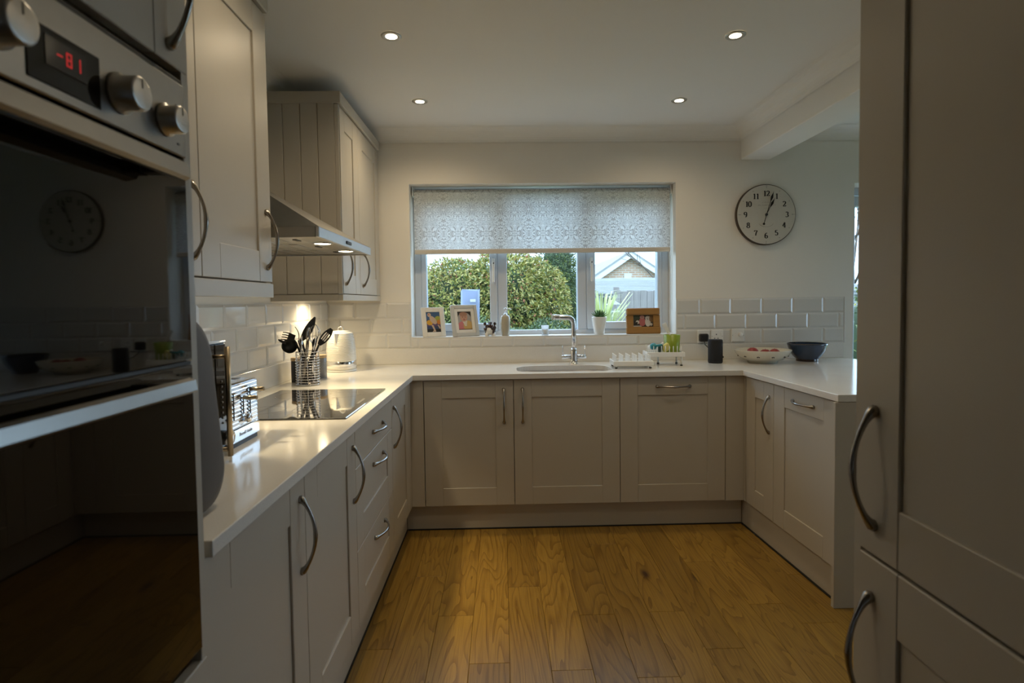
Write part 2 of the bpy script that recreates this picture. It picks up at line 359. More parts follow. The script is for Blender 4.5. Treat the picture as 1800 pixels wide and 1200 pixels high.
# ================================================================== SHELL
XR_ROOM, YF = 4.4, -2.6
floor = struct('floor', MB().box(XW - .1, XR_ROOM + .1, YF, YW, -.12, -.0145), M_base)
struct('ceiling', MB().box(XW - .1, XR_ROOM + .1, YF, YW + .3, ZC, ZC + .1), M_ceil)
wl = struct('wall_left', MB().box(XW - .1, XW, YF, YW, 0, ZC), M_wall)
wb = MB(); T = YW + .30
x0, x1, z0, z1 = WIN; p0, p1, _, pz = PAT
wb.box(XW - .1, x0, YW, T, -.1, ZC).box(x0, x1, YW, T, -.1, z0).box(x0, x1, YW, T, z1, ZC).box(x1, p0, YW, T, -.1, ZC)
wb.box(p0, p1, YW, T, pz, ZC).box(p1, XR_ROOM + .1, YW, T, -.1, ZC)
wall_back = struct('wall_back', wb, M_wall)
GW = (1.75, 2.95, .92, 2.06)                         # garden window of the dining side, source of the cool light on the left run
struct('wall_right', MB().box(XR_ROOM, XR_ROOM + .25, YF, GW[0], 0, ZC).box(XR_ROOM, XR_ROOM + .25, GW[1], YW + .3, 0, ZC).box(XR_ROOM, XR_ROOM + .25, GW[0], GW[1], 0, GW[2]).box(XR_ROOM, XR_ROOM + .25, GW[0], GW[1], GW[3], ZC), M_wall)
struct('wall_front', MB().box(XW - .1, XR_ROOM + .1, YF - .1, YF, 0, ZC), M_wall)
struct('wall_divider', MB().box(1.24, 1.79, YF, .93, 0, ZC), M_wall)
# beam between kitchen and dining side, with coving
BZ = 2.219
struct('trim_1', MB().box(1.594, 1.79, .93, YW, BZ, ZC, .004), M_ceil)
def cove(name, p, q, inward, drop=.077, out=.10):
    """coving along p->q (floor-plan points) with its hollow facing inward"""
    mb = MB(); pr = []
    for i in range(9):
        a = i / 8 * PI / 2
        pr.append((out - out * math.sin(a) * .96, -drop + drop * (1 - math.cos(a)) * .96))   # (distance from wall, z below ceiling)
    pr = [(0.004, -drop)] + [(0.004 + (out - .004) * (1 - math.cos(i / 8 * PI / 2)), -drop + .004 + (drop - .004) * math.sin(i / 8 * PI / 2) * 0.98) for i in range(9)] + [(out + .004, -.001), (0, -.001), (0, -drop)]
    pr = pr[:-1]
    vs = []; n = len(pr)
    for P_ in (p, q):
        for d, z in pr: vs.append((P_[0] + inward[0] * d, P_[1] + inward[1] * d, ZC + z))
    fs = [(i, (i + 1) % n, n + (i + 1) % n, n + i) for i in range(n)] + [tuple(range(n))[::-1], tuple(range(n, 2 * n))]
    mb.add(vs, fs, 0)
    return struct(name, mb, M_ceil)
cove('trim_2', (XW, YW), (1.594, YW), (0, -1))
cove('trim_3', (XW, .9), (XW, YW), (1, 0))
cove('trim_4', (1.594, .93), (1.594, YW), (-1, 0))
cove('trim_5', (1.79, YW), (XR_ROOM, YW), (0, -1))

# floor boards --------------------------------------------------------
def plank(x0, x1, y0, y1, tone):
    cx, cy = (x0 + x1) / 2, (y0 + y1) / 2; hx, hy = (x1 - x0) / 2 - .0004, (y1 - y0) / 2 - .0004
    o = obj('floor_plank', MB().box(-hx, hx, -hy, hy, -.0145, 0, .0012), M_oak, floor, (cx, cy, 0), fix=False)
    o['tone'] = tone; o['seed'] = random.uniform(0, 60)
PW = .1465; X0 = .012 - 4 * PW
KN = {0: [(2.10, .62)], 1: [(2.663, .70), (1.75, .22)], 2: [(2.318, .70), (1.1, .42)], 3: [(2.0, .46)], 4: [(2.545, .6), (1.3, .66)], 5: [(1.95, .62)],
      6: [(2.30, .42), (1.2, .5)], 7: [(2.98, .5), (1.9, .62)], 8: [(2.31, .6), (1.45, .45)], 9: [(2.05, .5)], 10: [(2.75, .62), (1.6, .4)], 11: [(2.35, .55)], 12: [(2.2, .6)], 13: [(2.6, .5)]}
k = 0
while X0 + k * PW < XR_ROOM:
    a, b = X0 + k * PW, min(X0 + (k + 1) * PW, XR_ROOM)
    top = 3.24 if b < 1.47 else YW - .005
    ends = [top] + [e for e, _ in KN.get(k, [(random.uniform(1.8, 3), .5)])]
    while ends[-1] > .2: ends.append(ends[-1] - random.uniform(.9, 1.6))
    tones = [random.uniform(.45, .75)] + [t for _, t in KN.get(k, [(0, .55)])] + [random.uniform(.4, .75) for _ in range(6)]
    for i in range(len(ends) - 1): plank(a, b, max(ends[i + 1], -.6), ends[i], tones[i])
    k += 1

# window --------------------------------------------------------------
def pane_frame(parent, name, x0, x1, z0, z1, wdt, y0, y1, m_, b=.004):
    for (a, c, d, e) in ((x0, x0 + wdt, z0, z1), (x1 - wdt, x1, z0, z1), (x0 + wdt, x1 - wdt, z0, z0 + wdt), (x0 + wdt, x1 - wdt, z1 - wdt, z1)):
        obj(name, MB().box(a, c, y0, y1, d, e, b), m_, parent)
win = sempty('window_1')
WY = 3.93
x0, x1, z0, z1 = WIN
obj('frame_bar', MB().box(x0, x0 + .05, WY, WY + .07, z0, z1, .004), M_upvc, win)
obj('frame_bar', MB().box(x1 - .05, x1, WY, WY + .07, z0, z1, .004), M_upvc, win)
obj('frame_bar', MB().box(x0 + .05, x1 - .05, WY, WY + .07, z0, z0 + .033, .004), M_upvc, win)
obj('frame_bar', MB().box(x0 + .05, x1 - .05, WY, WY + .07, z1 - .05, z1, .004), M_upvc, win)
for a, b in ((-.027, .041), (.527, .590)): obj('mullion', MB().box(a, b, WY, WY + .07, z0 + .033, z1 - .05, .004), M_upvc, win)
for a, b, hx, sgn in ((x0 + .05, -.027, -.052, 1), (.590, x1 - .05, .622, -1)):
    s = obj('sash', MB().box(a, a + .034 + (.0 if sgn > 0 else .025), WY - .012, WY + .055, z0 + .033, z1 - .05, .004), M_upvc, win)
    obj('sash_bar', MB().box(b - (.052 if sgn > 0 else .030), b, WY - .012, WY + .055, z0 + .033, z1 - .05, .004), M_upvc, s)
    ia, ib = a + .034 + (0 if sgn > 0 else .025), b - (.052 if sgn > 0 else .030)
    obj('sash_bar', MB().box(ia, ib, WY - .012, WY + .055, z0 + .033, z0 + .083, .004), M_upvc, s)
    obj('sash_bar', MB().box(ia, ib, WY - .012, WY + .055, z1 - .10, z1 - .05, .004), M_upvc, s)
    obj('pane', MB().box(ia, ib, WY + .02, WY + .026, z0 + .083, z1 - .10), M_glass, s)
    h = MB().box(hx - .010, hx + .010, WY - .022, WY - .012, 1.54, 1.60, .003)
    h.lathe([(.011, -.032), (.012, -.028), (.012, -.012)], (hx, WY, 1.565), 14, axis='y')
    h.box(hx - .008, hx + .008, WY - .040, WY - .030, 1.435, 1.57, .004)
    obj('window_handle', h, M_wplast, s)
    obj('lock_button', MB().lathe([(.0045, -.0405), (.0045, -.036)], (hx + .001, WY, 1.566), 10, axis='y'), M_rub, s)
obj('pane', MB().box(.041, .527, WY + .02, WY + .026, z0 + .033, z1 - .05), M_glass, win)
# sill and plastered reveals
obj('sill', MB().box(x0 + .001, x1 - .001, YW - .004, WY, z0 - .002, z0 + .003, .001), M_white, win)

# patio door on the dining side ----------------------------------------
pd = sempty('door_1')
x0, x1, z0, z1 = PAT
pane_frame(pd, 'frame_bar', x0, x1, 0, z1, .05, WY, WY + .07, M_upvc)
mid = (x0 + x1) / 2
for a, b in ((x0 + .05, mid), (mid, x1 - .05)):
    s = obj('door_leaf', MB().box(a, a + .058, WY - .01, WY + .055, .06, z1 - .06, .004), M_upvc, pd)
    obj('leaf_bar', MB().box(b - .075, b, WY - .01, WY + .055, .06, z1 - .06, .004), M_upvc, s)
    obj('leaf_bar', MB().box(a + .058, b - .075, WY - .01, WY + .055, .06, .22, .004), M_upvc, s)
    obj('leaf_bar', MB().box(a + .058, b - .075, WY - .01, WY + .055, z1 - .13, z1 - .06, .004), M_upvc, s)
    obj('pane', MB().box(a + .058, b - .075, WY + .02, WY + .026, .22, z1 - .13), M_glass, s)
    obj('door_handle', MB().box((b - .05) if a < mid - .1 else a + .02, (b - .02) if a < mid - .1 else a + .05, WY - .05, WY - .01, .95, 1.12, .005), M_chrome, s)

wn2 = sempty('window_2')
for a, b, c, d in ((GW[0], GW[0] + .07, GW[2], GW[3]), (GW[1] - .07, GW[1], GW[2], GW[3]), (2.315, 2.385, GW[2] + .07, GW[3] - .07), (GW[0] + .07, GW[1] - .07, GW[2], GW[2] + .07), (GW[0] + .07, GW[1] - .07, GW[3] - .07, GW[3])):
    obj('frame_bar', MB().box(XR_ROOM + .14, XR_ROOM + .21, a, b, c, d, .004), M_upvc, wn2)
for a, b in ((GW[0] + .07, 2.315), (2.385, GW[1] - .07)): obj('pane', MB().box(XR_ROOM + .17, XR_ROOM + .176, a, b, GW[2] + .07, GW[3] - .07), M_glass, wn2)

# tiles ----------------------------------------------------------------
TP = .2078
def tile_mesh(w_, h_):
    """bevel-edged tile in local xz, face towards -y"""
    g = .0014; b = min(.011, w_ * .3, h_ * .3); a, c = w_ / 2 - g, h_ / 2 - g
    vs = []
    for (xx, zz, y) in ((a, c, 0), (a, c, -.0035), (a - b, c - b, -.0075)):
        vs += [(-xx, y, -zz), (xx, y, -zz), (xx, y, zz), (-xx, y, zz)]
    fs = []
    for l in (0, 4):
        for k in range(4): fs.append((l + k, l + (k + 1) % 4, l + 4 + (k + 1) % 4, l + 4 + k))
    fs.append((8, 9, 10, 11))
    return MB().add(vs, fs)
TM = {}
def tile(parent, w_, h_, loc, rz):
    key = (round(w_, 3), round(h_, 3))
    if w_ < .012 or h_ < .012: return
    if key not in TM:
        o = obj('wall_tile', tile_mesh(w_, h_), M_tile, parent, loc, (0, 0, rz), fix=False); TM[key] = o.data
    else:
        o = bpy.data.objects.new('wall_tile', TM[key]); COL.objects.link(o); o.parent = parent; o.location = loc; o.rotation_euler = (0, 0, rz)
ROWS = [(1.004, 1.103, 0), (1.103, 1.203, 1), (1.203, 1.306, 0)]
def run_tiles(xa, xb, za, zb, odd, put):
    base = 1.321 + (TP / 2 if odd else 0); k0 = math.floor((xa - base) / TP); xx = base + k0 * TP
    while xx < xb - .001:
        a, b = max(xx, xa), min(xx + TP, xb)
        put(a, b, za, zb); xx += TP
def put_back(a, b, za, zb): tile(wall_back, b - a, zb - za, ((a + b) / 2, YW - .002, (za + zb) / 2), 0)
for za, zb, odd in ROWS:
    if za < 1.07:
        run_tiles(XW + .008, -.595, za, zb, odd, put_back); run_tiles(-.595, 1.161, za, 1.069, odd, put_back); run_tiles(1.161, 2.294, za, zb, odd, put_back)
    else:
        run_tiles(XW + .008, -.597, za, zb, odd, put_back); run_tiles(1.163, 2.294, za, zb, odd, put_back)
def put_left(a, b, za, zb): tile(wl, b - a, zb - za, (XW + .002, (a + b) / 2, (za + zb) / 2), R(90))
for za, zb, odd in ROWS: run_tiles(.98, YW - .009, za, zb, odd, put_left)
for nm, bx in (('grout_bed', (XW + .0048, -.596, YW - .0046, YW, 1.0, 1.307)), ('grout_bed', (-.596, 1.162, YW - .0046, YW, 1.0, 1.069)), ('grout_bed', (1.162, 2.296, YW - .0046, YW, 1.0, 1.307))):
    obj(nm, MB().box(*bx), M_grout, wall_back)
obj('grout_bed', MB().box(XW, XW + .0046, .97, YW - .003, 1.0, 1.307), M_grout, wl)
obj('tile_edge_strip', MB().box(2.294, 2.300, YW - .010, YW, 1.0, 1.309, .001), M_wplast, wall_back)

# ================================================================== WORKTOP
def rounded(x0, x1, y0, y1, rr, n=6, skip=()):
    pts = []
    for (cx, cy, a0, q) in ((x1 - rr, y1 - rr, 0, 0), (x0 + rr, y1 - rr, 90, 1), (x0 + rr, y0 + rr, 180, 2), (x1 - rr, y0 + rr, 270, 3)):
        for i in range(n + 1):
            a = R(a0 + 90 * i / n); pts.append((cx + rr * math.cos(a), cy + rr * math.sin(a)))
    return pts
SINK = rounded(.085, .645, 3.225, 3.53, .10, 8)
OUT = [(XW + .001, .966), (XL, .966), (XL, YB), (1.352, YB - .002), (1.383, 2.300), (2.30, 2.300), (2.30, 3.60), (2.285, YW - .001), (XW + .001, YW - .001)]
def worktop_mesh():
    bm = bmesh.new(); loops = []
    for poly in (OUT, SINK):
        vs = [bm.verts.new((x, y, WT)) for x, y in poly]
        loops += [bm.edges.new((vs[i], vs[(i + 1) % len(vs)])) for i in range(len(vs))]
    res = bmesh.ops.triangle_fill(bm, use_beauty=True, use_dissolve=False, edges=loops)
    fs = [g for g in res['geom'] if isinstance(g, bmesh.types.BMFace)]
    ex = bmesh.ops.extrude_face_region(bm, geom=fs)
    for v in ex['geom']:
        if isinstance(v, bmesh.types.BMVert): v.co.z -= .03
    bmesh.ops.recalc_face_normals(bm, faces=bm.faces)
    me = bpy.data.meshes.new('worktop'); bm.to_mesh(me); bm.free(); me.materials.append(M_quartz)
    o = bpy.data.objects.new('worktop', me); COL.objects.link(o)
    md = o.modifiers.new('edge', 'BEVEL'); md.width = .0022; md.segments = 2; md.limit_method = 'ANGLE'; md.angle_limit = R(50)
    return o
wt = tag(worktop_mesh(), 'white quartz worktop in a U around three walls of units', 'worktop')
tag(obj('upstand', MB().box(XW + .0005, XW + .020, .97, YW - .021, WT + .0002, 1.004, .0015), M_quartz), 'white quartz upstand along the left wall behind the hob', 'upstand')
tag(obj('upstand', MB().box(XW + .0005, 2.285, YW - .020, YW - .0005, WT + .0002, 1.0035, .0015), M_quartz), 'white quartz upstand along the window wall behind the tap', 'upstand')
# sink bowl
sk = MB(); ring = []
for (ins, z) in ((-.006, WT - .0305), (-.002, WT - .031), (.004, WT - .15), (.03, WT - .185), (.10, WT - .19)):
    ring.append([(x + (.365 - x) * ins * 3, y + (3.3775 - y) * ins * 3, z) for x, y in SINK])
n = len(SINK)
vs = [q for rg in ring for q in rg]
fs = [(i * n + k, i * n + (k + 1) % n, (i + 1) * n + (k + 1) % n, (i + 1) * n + k) for i in range(len(ring) - 1) for k in range(n)] + [tuple((len(ring) - 1) * n + k for k in range(n))]
sk.add(vs, fs, 0, True)
sink = thing('sink', 'undermounted stainless steel sink bowl below the window', 'sink', (0, 0, 0))
obj('bowl', sk, M_sinksteel, sink, fix=False)
obj('waste_plug', MB().lathe([(.04, .7105), (.04, .714), (.03, .716), (.0, .716)], (.365, 3.38, 0), 24), M_chrome, sink)

# ================================================================== CABINETS
def bow_handle(L=.185, D=.034, horiz=False, s=1.0):
    """bow handle centred on 0, feet on y=0, bow towards -y"""
    pts = []; rad = []; N = 22
    for i in range(N + 1):
        t = i / N; z = (t - .5) * L
        y = -D * (math.sin(PI * t) ** .75) + (-.004)
        pts.append((0, y, z)); e = abs(t - .5) * 2
        rad.append((.0062 - .0018 * math.sin(PI * e) + (.0035 * max(0, (e - .86) / .14))) * s)
    pts = [(0, .001, -L / 2 - .004)] + pts + [(0, .001, L / 2 + .004)]; rad = [.0085 * s] + rad + [.0085 * s]
    mb = MB().tube(pts, rad, 10, flat=1.0, up=(1, 0, 0))
    for sg in (-1, 1): mb.lathe([(.0095 * s, .001), (.0092 * s, -.003), (.006 * s, -.006)], (0, 0, sg * L / 2), 12, axis='y')
    if horiz: mb.v = [(z, y, x) for x, y, z in mb.v]
    return mb
def panel_door(parent, x0, x1, z0, z1, name='door', fw=.10, yf=0.0, hx=None, hz=None, hor=False, hl=.185, top=None, joint=True):
    """five-piece shaker door: panel, two stiles, two rails, front face at y=yf"""
    g = .0016; x0 += g; x1 -= g; z0 += g; z1 -= g; t = .020; top = top or fw
    d = obj(name, MB().box(x0 + .004, x1 - .004, yf + .0062, yf + t, z0 + .004, z1 - .004), M_cab, parent)
    b = .0016
    obj('stile', MB().box(x0, x0 + fw, yf, yf + t - .001, z0, z1, b), M_cab, d); obj('stile', MB().box(x1 - fw, x1, yf, yf + t - .001, z0, z1, b), M_cab, d)
    obj('rail', MB().box(x0 + fw, x1 - fw, yf + .0004, yf + t - .001, z0, z0 + fw, b), M_cab, d); obj('rail', MB().box(x0 + fw, x1 - fw, yf + .0004, yf + t - .001, z1 - top, z1, b), M_cab, d)
    if hx is not None: obj('handle', bow_handle(hl, .034 if not hor else .03, hor), M_pewter, d, (hx, yf, hz))
    return d
DB, DT = .152, .866
def unit(label, loc, rz, w_, depth=.57, z0=.15, z1=.869, name='base_cabinet', cat='cabinet'):
    t = thing(name, label, cat, loc, rz)
    obj('carcass', MB().box(.0015, w_ - .0015, .0205, depth, z0, z1, .001), M_carc, t)
    return t
XD = XL - .020                                    # left door face
LR = R(90)
def left_unit(label, ya, yb, **k): return unit(label, (XD, ya, 0), LR, yb - ya, **k)
u_ = left_unit('base cabinet left of the drawers, nearest the oven tower', .966, 1.472)
panel_door(u_, 0, .506, DB, DT, hx=.506 - .038, hz=.715)
u_ = left_unit('base cabinet directly left of the three-drawer unit under the hob', 1.472, 1.980)
panel_door(u_, 0, .508, DB, DT, hx=.508 - .038, hz=.715)
u_ = thing('drawer_unit', 'three-drawer base unit below the black hob', 'drawers', (XD, 1.980, 0), LR)
WD = .656
obj('carcass', MB().box(.0015, WD - .0015, .0205, .57, .15, .869, .001), M_carc, u_)
def drawer(zb, zt, hz, fw):
    d = panel_door(u_, 0, WD, zb, zt, 'drawer', fw=.10, top=fw, hx=.36, hz=hz, hor=True, hl=.185)
    return d
g = .0016
d1 = obj('drawer', MB().box(.0016, WD - .0016, 0, .019, .722 + g, DT - g, .0016), M_cab, u_)
obj('handle', bow_handle(.185, .03, True), M_pewter, d1, (.36, 0, .792))
panel_door(u_, 0, WD, .427, .722, 'drawer', fw=.10, top=.10, hx=.36, hz=.662, hor=True)
panel_door(u_, 0, WD, DB, .427, 'drawer', fw=.10, top=.10, hx=.36, hz=.366, hor=True)
u_ = left_unit('narrower base cabinet right of the drawer unit, in the left corner', 2.636, 3.115)
panel_door(u_, 0, .479, DB, DT, hx=.040, hz=.717)
# corner posts
tag(obj('corner_post', MB().box(XD - .02, XD, 3.117, 3.174, DB, DT, .001).box(XD - .02, -.446, 3.174, 3.194, DB, DT, .001), M_cab), 'filler post in the left inside corner of the base units', 'filler')
tag(obj('corner_post', MB().box(1.264, 1.366, 3.174, 3.194, DB, DT, .001).box(1.366, 1.386, 3.15, 3.194, DB, DT, .001), M_cab), 'filler post in the right inside corner beside the dishwasher front', 'filler')
YD = YB + .020
u_ = unit('left base cabinet of the sink run, handle on its right', (-.4435, YD, 0), 0, .504, depth=.55); panel_door(u_, 0, .504, DB, DT, hx=.504 - .055, hz=.717)
u_ = unit('sink base cabinet in the middle of the window run, handle on its left', (.0605, YD, 0), 0, .600, depth=.55, z1=.66); panel_door(u_, 0, .600, DB, DT, hx=.050, hz=.717)
u_ = unit('integrated dishwasher front right of the sink with a horizontal handle', (.6605, YD, 0), 0, .602, depth=.55, name='dishwasher', cat='dishwasher'); panel_door(u_, 0, .602, DB, DT, hx=.304, hz=.813, hor=True, hl=.185)
# peninsula
RR = R(-90) + .036
u_ = unit('narrow base cabinet on the peninsula with a vertical handle', (1.3675, 3.145, 0), RR, .300, depth=.55); panel_door(u_, 0, .300, DB, DT, hx=.300 - .042, hz=.70)
c_, s_ = math.cos(RR), math.sin(RR)
u_ = unit('integrated appliance front at the peninsula end with a horizontal handle', (1.3675 + .300 * c_, 3.145 + .300 * s_, 0), RR, .525, depth=.55, name='integrated_appliance', cat='appliance')
panel_door(u_, 0, .525, DB, DT, hx=.265, hz=.812, hor=True, hl=.165)
tag(obj('end_panel', MB().box(1.372, 2.28, 2.300, 2.320, 0, .868, .0015), M_cab), 'full-height end panel closing the peninsula at floor level', 'panel')
tag(obj('back_panel', MB().box(2.24, 2.26, 2.322, YW - .02, 0, .868, .0015), M_cab), 'panel on the dining side of the peninsula under the worktop', 'panel')
# plinths
tag(obj('plinth', MB().box(-.575, -.558, .966, 3.225, .004, .149, .001), M_cab), 'recessed plinth board along the left run of base units', 'plinth')
tag(obj('plinth', MB().box(-.556, 1.375, 3.222, 3.238, .004, .149, .001), M_cab), 'recessed plinth board under the sink run', 'plinth')
tag(obj('plinth', MB().prism([(1.378, 3.235), (1.395, 3.235), (1.432, 2.322), (1.415, 2.322)], .004, .149), M_cab), 'recessed plinth board along the peninsula', 'plinth')
for nm, p in (('left run', MB().box(-.558, -.553, .97, 3.22, 0, .007)), ('sink run', MB().box(-.55, 1.372, 3.216, 3.222, 0, .007)), ('peninsula', MB().prism([(1.371, 3.216), (1.378, 3.216), (1.415, 2.322), (1.408, 2.322)], 0, .007))):
    tag(obj('plinth_seal', p, M_rub), 'dark seal strip between floor and plinth of the ' + nm, 'seal strip')

# wall cabinets ---------------------------------------------------------
XF = -.791
def wall_unit(label, ya, yb, doors, zd0, zd1, zp):
    t = thing('wall_cabinet', label, 'wall cabinet', (XF, ya, 0), LR)
    w_ = yb - ya
    obj('carcass', MB().box(.0185, w_ - .001, .0205, -XW + XF - .002, zd0, zd1 + .02, .001), M_carc, t)
    for a, b, h, sd in doors: panel_door(t, a - ya, b - ya, zd0, zd1, hx=(b - ya - .045) if sd == 'R' else (a - ya + .055), hz=h)
    obj('pelmet', MB().box(0, w_, -.002, .020, zp, zd0 - .003, .0015), M_cab, t)
    obj('cornice', MB().box(-.006, w_, -.012, -XW + XF - .002, zd1 + .004, zd1 + .062, .003), M_cab, t)
    return t
wn = wall_unit('wall cabinet above the toaster, left of the cooker hood', 1.015, 1.992, [(1.020, 1.528, 1.52, 'R'), (1.528, 1.992, 1.52, 'R')], 1.377, 2.285, 1.326)
obj('end_panel', MB().box(.977 - .018, .977, .0205, .355, 1.377, 2.30, .001), M_cab, wn)
obj('underside', MB().box(.02, .975, .021, .355, 1.370, 1.3765), M_cab, wn)
wf = wall_unit('wall cabinet in the corner between cooker hood and window', 2.858, 3.748, [(2.862, 3.225, 1.495, 'L'), (3.225, 3.742, 1.495, 'L')], 1.352, 2.285, 1.318)
obj('underside', MB().box(.02, .885, .021, .355, 1.345, 1.3515), M_cab, wf)
obj('side_pelmet', MB().box(-.002, .016, .020, .355, 1.318, 1.349, .0015), M_cab, wf)
bx = [.0205, .105, .19, .275, .355]
for i in range(4): obj('panel_board', MB().box(0, .018, bx[i] + .0008, bx[i + 1] - .0008, 1.352, 2.30, .0032), M_cab, wf)
obj('front_edge', MB().box(0, .018, 0.0, .0203, 1.352, 2.285, .001), M_cab, wf)

# under-cabinet lamps
def puck(loc, label, watts, spread):
    t = thing('cabinet_light', label, 'light', loc)
    obj('housing', MB().lathe([(.034, 0), (.034, -.010), (.029, -.011)], (0, 0, 0), 24, cap=False), M_chrome, t)
    obj('lens', MB().lathe([(.0, -.0085), (.0285, -.0085)], (0, 0, 0), 24), M_lampon, t)
    ld = bpy.data.lights.new('cabinet_light_lamp', 'SPOT'); ld.energy = watts; ld.color = WARM2; ld.spot_size = R(spread); ld.spot_blend = .8; ld.shadow_soft_size = .025
    lo = bpy.data.objects.new('lamp', ld); COL.objects.link(lo); lo.parent = t; lo.location = (0, 0, -.013)
puck((-1.04, 3.28, 1.345), 'round lamp under the corner wall cabinet, above the kettle', PUCK_W, 164)
puck((-.90, 1.64, 1.370), 'round lamp under the wall cabinet above the toaster', 13.0, 104)

# cooker hood -----------------------------------------------------------
hd = thing('cooker_hood', 'stainless steel chimney cooker hood above the hob', 'cooker hood', (0, 0, 0))
HX, HA, HB, HZ0, HZ1 = -.632, 2.005, 2.790, 1.535, 1.572
HBX = XW + .010
c = MB()
cx0, cx1, ca, cb, cz = HBX, -1.01, 2.28, 2.47, 1.80
base = [(HBX, HA, HZ1), (HX, HA, HZ1), (HX, HB, HZ1), (HBX, HB, HZ1)]; topq = [(cx0, ca, cz), (cx1, ca, cz), (cx1, cb, cz), (cx0, cb, cz)]
c.add(base + topq, [(0, 1, 5, 4), (1, 2, 6, 5), (2, 3, 7, 6), (3, 0, 4, 7), (4, 5, 6, 7)])
obj('canopy', c, M_hoodsteel, hd)
obj('fascia', MB().box(HX - .012, HX, HA, HB, HZ0, HZ1 + .001, .002), M_fascia, hd)
for a, b in ((HA, HA + .012), (HB - .012, HB)): obj('side_band', MB().box(HBX, HX - .0125, a, b, HZ0, HZ1, .001), M_hoodsteel, hd)
obj('base_plate', MB().box(HX - .105, HX - .013, HA + .013, HB - .013, HZ0 + .004, HZ0 + .010, .001), M_hoodsteel, hd)
ff = (HB - HA - .03) / 3
for i in range(3):
    a = HA + .015 + i * ff
    fl = obj('filter', MB().box(HBX + .02, HX - .108, a + .002, a + ff - .002, HZ0 + .006, HZ0 + .014, .001), M_steel, hd)
    obj('filter_catch', MB().box(HX - .135, HX - .118, a + ff / 2 - .025, a + ff / 2 + .025, HZ0 + .003, HZ0 + .0065, .001), M_blk, fl)
    for j in range(5): obj('slat', MB().box(HBX + .05 + j * .06, HBX + .085 + j * .06, a + .03, a + ff - .03, HZ0 + .0035, HZ0 + .0062, .001), M_steel, fl)
obj('chimney', MB().box(cx0 + .002, cx1 - .002, ca + .002, cb - .002, cz - .01, ZC - .002, .002), M_hoodsteel, hd)
obj('switch', MB().box(HX + .0002, HX + .004, 2.355, 2.425, 1.546, 1.560, .002), M_blk, hd)
for y in (2.235, 2.565):
    l_ = obj('lamp_ring', MB().lathe([(.036, 0), (.036, -.004), (.031, -.005)], (HX - .06, y, HZ0 + .004), 24, cap=False), M_chrome, hd)
    obj('lamp_lens', MB().lathe([(0, -.004), (.031, -.004)], (HX - .06, y, HZ0 + .004), 24), M_lampon, l_)
    ld = bpy.data.lights.new('hood_lamp', 'SPOT'); ld.energy = HOOD_W; ld.color = WARM2; ld.spot_size = R(78); ld.spot_blend = .7; ld.shadow_soft_size = .03
    lo = bpy.data.objects.new('lamp', ld); COL.objects.link(lo); lo.parent = hd; lo.location = (HX - .06, y, HZ0 - .004)

# ceiling downlights ------------------------------------------------------
def downlight(x, y, label, dim=1.0):
    t = thing('downlight', label, 'downlight', (x, y, ZC))
    obj('bezel', MB().lathe([(.043, -.0005), (.043, -.003), (.038, -.006), (.031, -.0045), (.0245, -.0035)], (0, 0, 0), 32, cap=False), M_steel, t, fix=False)
    obj('lens', MB().lathe([(.0, -.0036), (.0245, -.0036)], (0, 0, 0), 28), M_lampon, t)
    ld = bpy.data.lights.new('downlight_lamp', 'SPOT'); ld.energy = DOWNLIGHT_W * dim; ld.color = WARM; ld.spot_size = R(158); ld.spot_blend = 1.0; ld.shadow_soft_size = .028
    lo = bpy.data.objects.new('lamp', ld); COL.objects.link(lo); lo.parent = t; lo.location = (0, 0, -.009)
for x, y, lb, dm in ((-.445, 2.435, 'front left downlight of the four in the ceiling', .58), (1.007, 2.435, 'front right downlight of the four in the ceiling', .78),
                 (-.437, 3.209, 'back left downlight near the window and wall cabinets', 1.0), (1.011, 3.212, 'back right downlight near the window and the beam', .62),
                 (-.44, 1.66, 'ceiling downlight above the left worktop near the oven tower', .58), (1.01, 1.66, 'ceiling downlight in front of the tall fridge cupboard', .4),
                 ): downlight(x, y, lb, dm)

# ================================================================== OVEN TOWER
OX = -.505
ot = thing('oven_housing', 'tall pale cabinet tower that holds the black double oven', 'cabinet', (OX, .325, 0), LR)   # local x along +Y, front -y
OW = .63
obj('side_panel', MB().box(OW - .020, OW, .002, .62, 0, 2.34, .001), M_cab, ot)
obj('side_panel', MB().box(0, .020, .002, .62, 0, 2.34, .001), M_cab, ot)
obj('back_carcass', MB().box(.021, OW - .021, .56, .62, .01, 2.33), M_carc, ot)
obj('shelf', MB().box(.021, OW - .021, .03, .555, .70, .718), M_carc, ot); obj('shelf', MB().box(.021, OW - .021, .03, .555, 1.665, 1.683), M_carc, ot)
d = panel_door(ot, .004, OW - .004, 1.672, 2.30, hx=OW - .055, hz=1.795, fw=.085)
panel_door(ot, .004, OW - .004, .152, .712, 'lower_door', fw=.09)
obj('cornice', MB().box(0, OW + .006, -.012, .62, 2.304, 2.362, .003), M_cab, ot)
ov = thing('double_oven', 'built-in black glass double oven with steel control panel, knobs and red display', 'oven', (OX, .325, 0), LR)
A0, A1 = .013, .607
obj('body', MB().box(A0 + .01, A1 - .005, .022, .55, .73, 1.655), M_blk, ov)
cp = obj('control_panel', MB().box(A0, A1, -.004, .02, 1.536, 1.650, .002), M_ovensteel, ov)
obj('trim_strip', MB().box(A0, A1, .0, .02, 1.6502, 1.658, .001), M_blk, ov)
obj('display_panel', MB().box(.300, .412, -.0055, -.0035, 1.548, 1.612, .0008), M_blkglass, ov)
dw = obj('display_window', MB().box(.325, .388, -.0064, -.005, 1.570, 1.603), M_dispwin, ov)
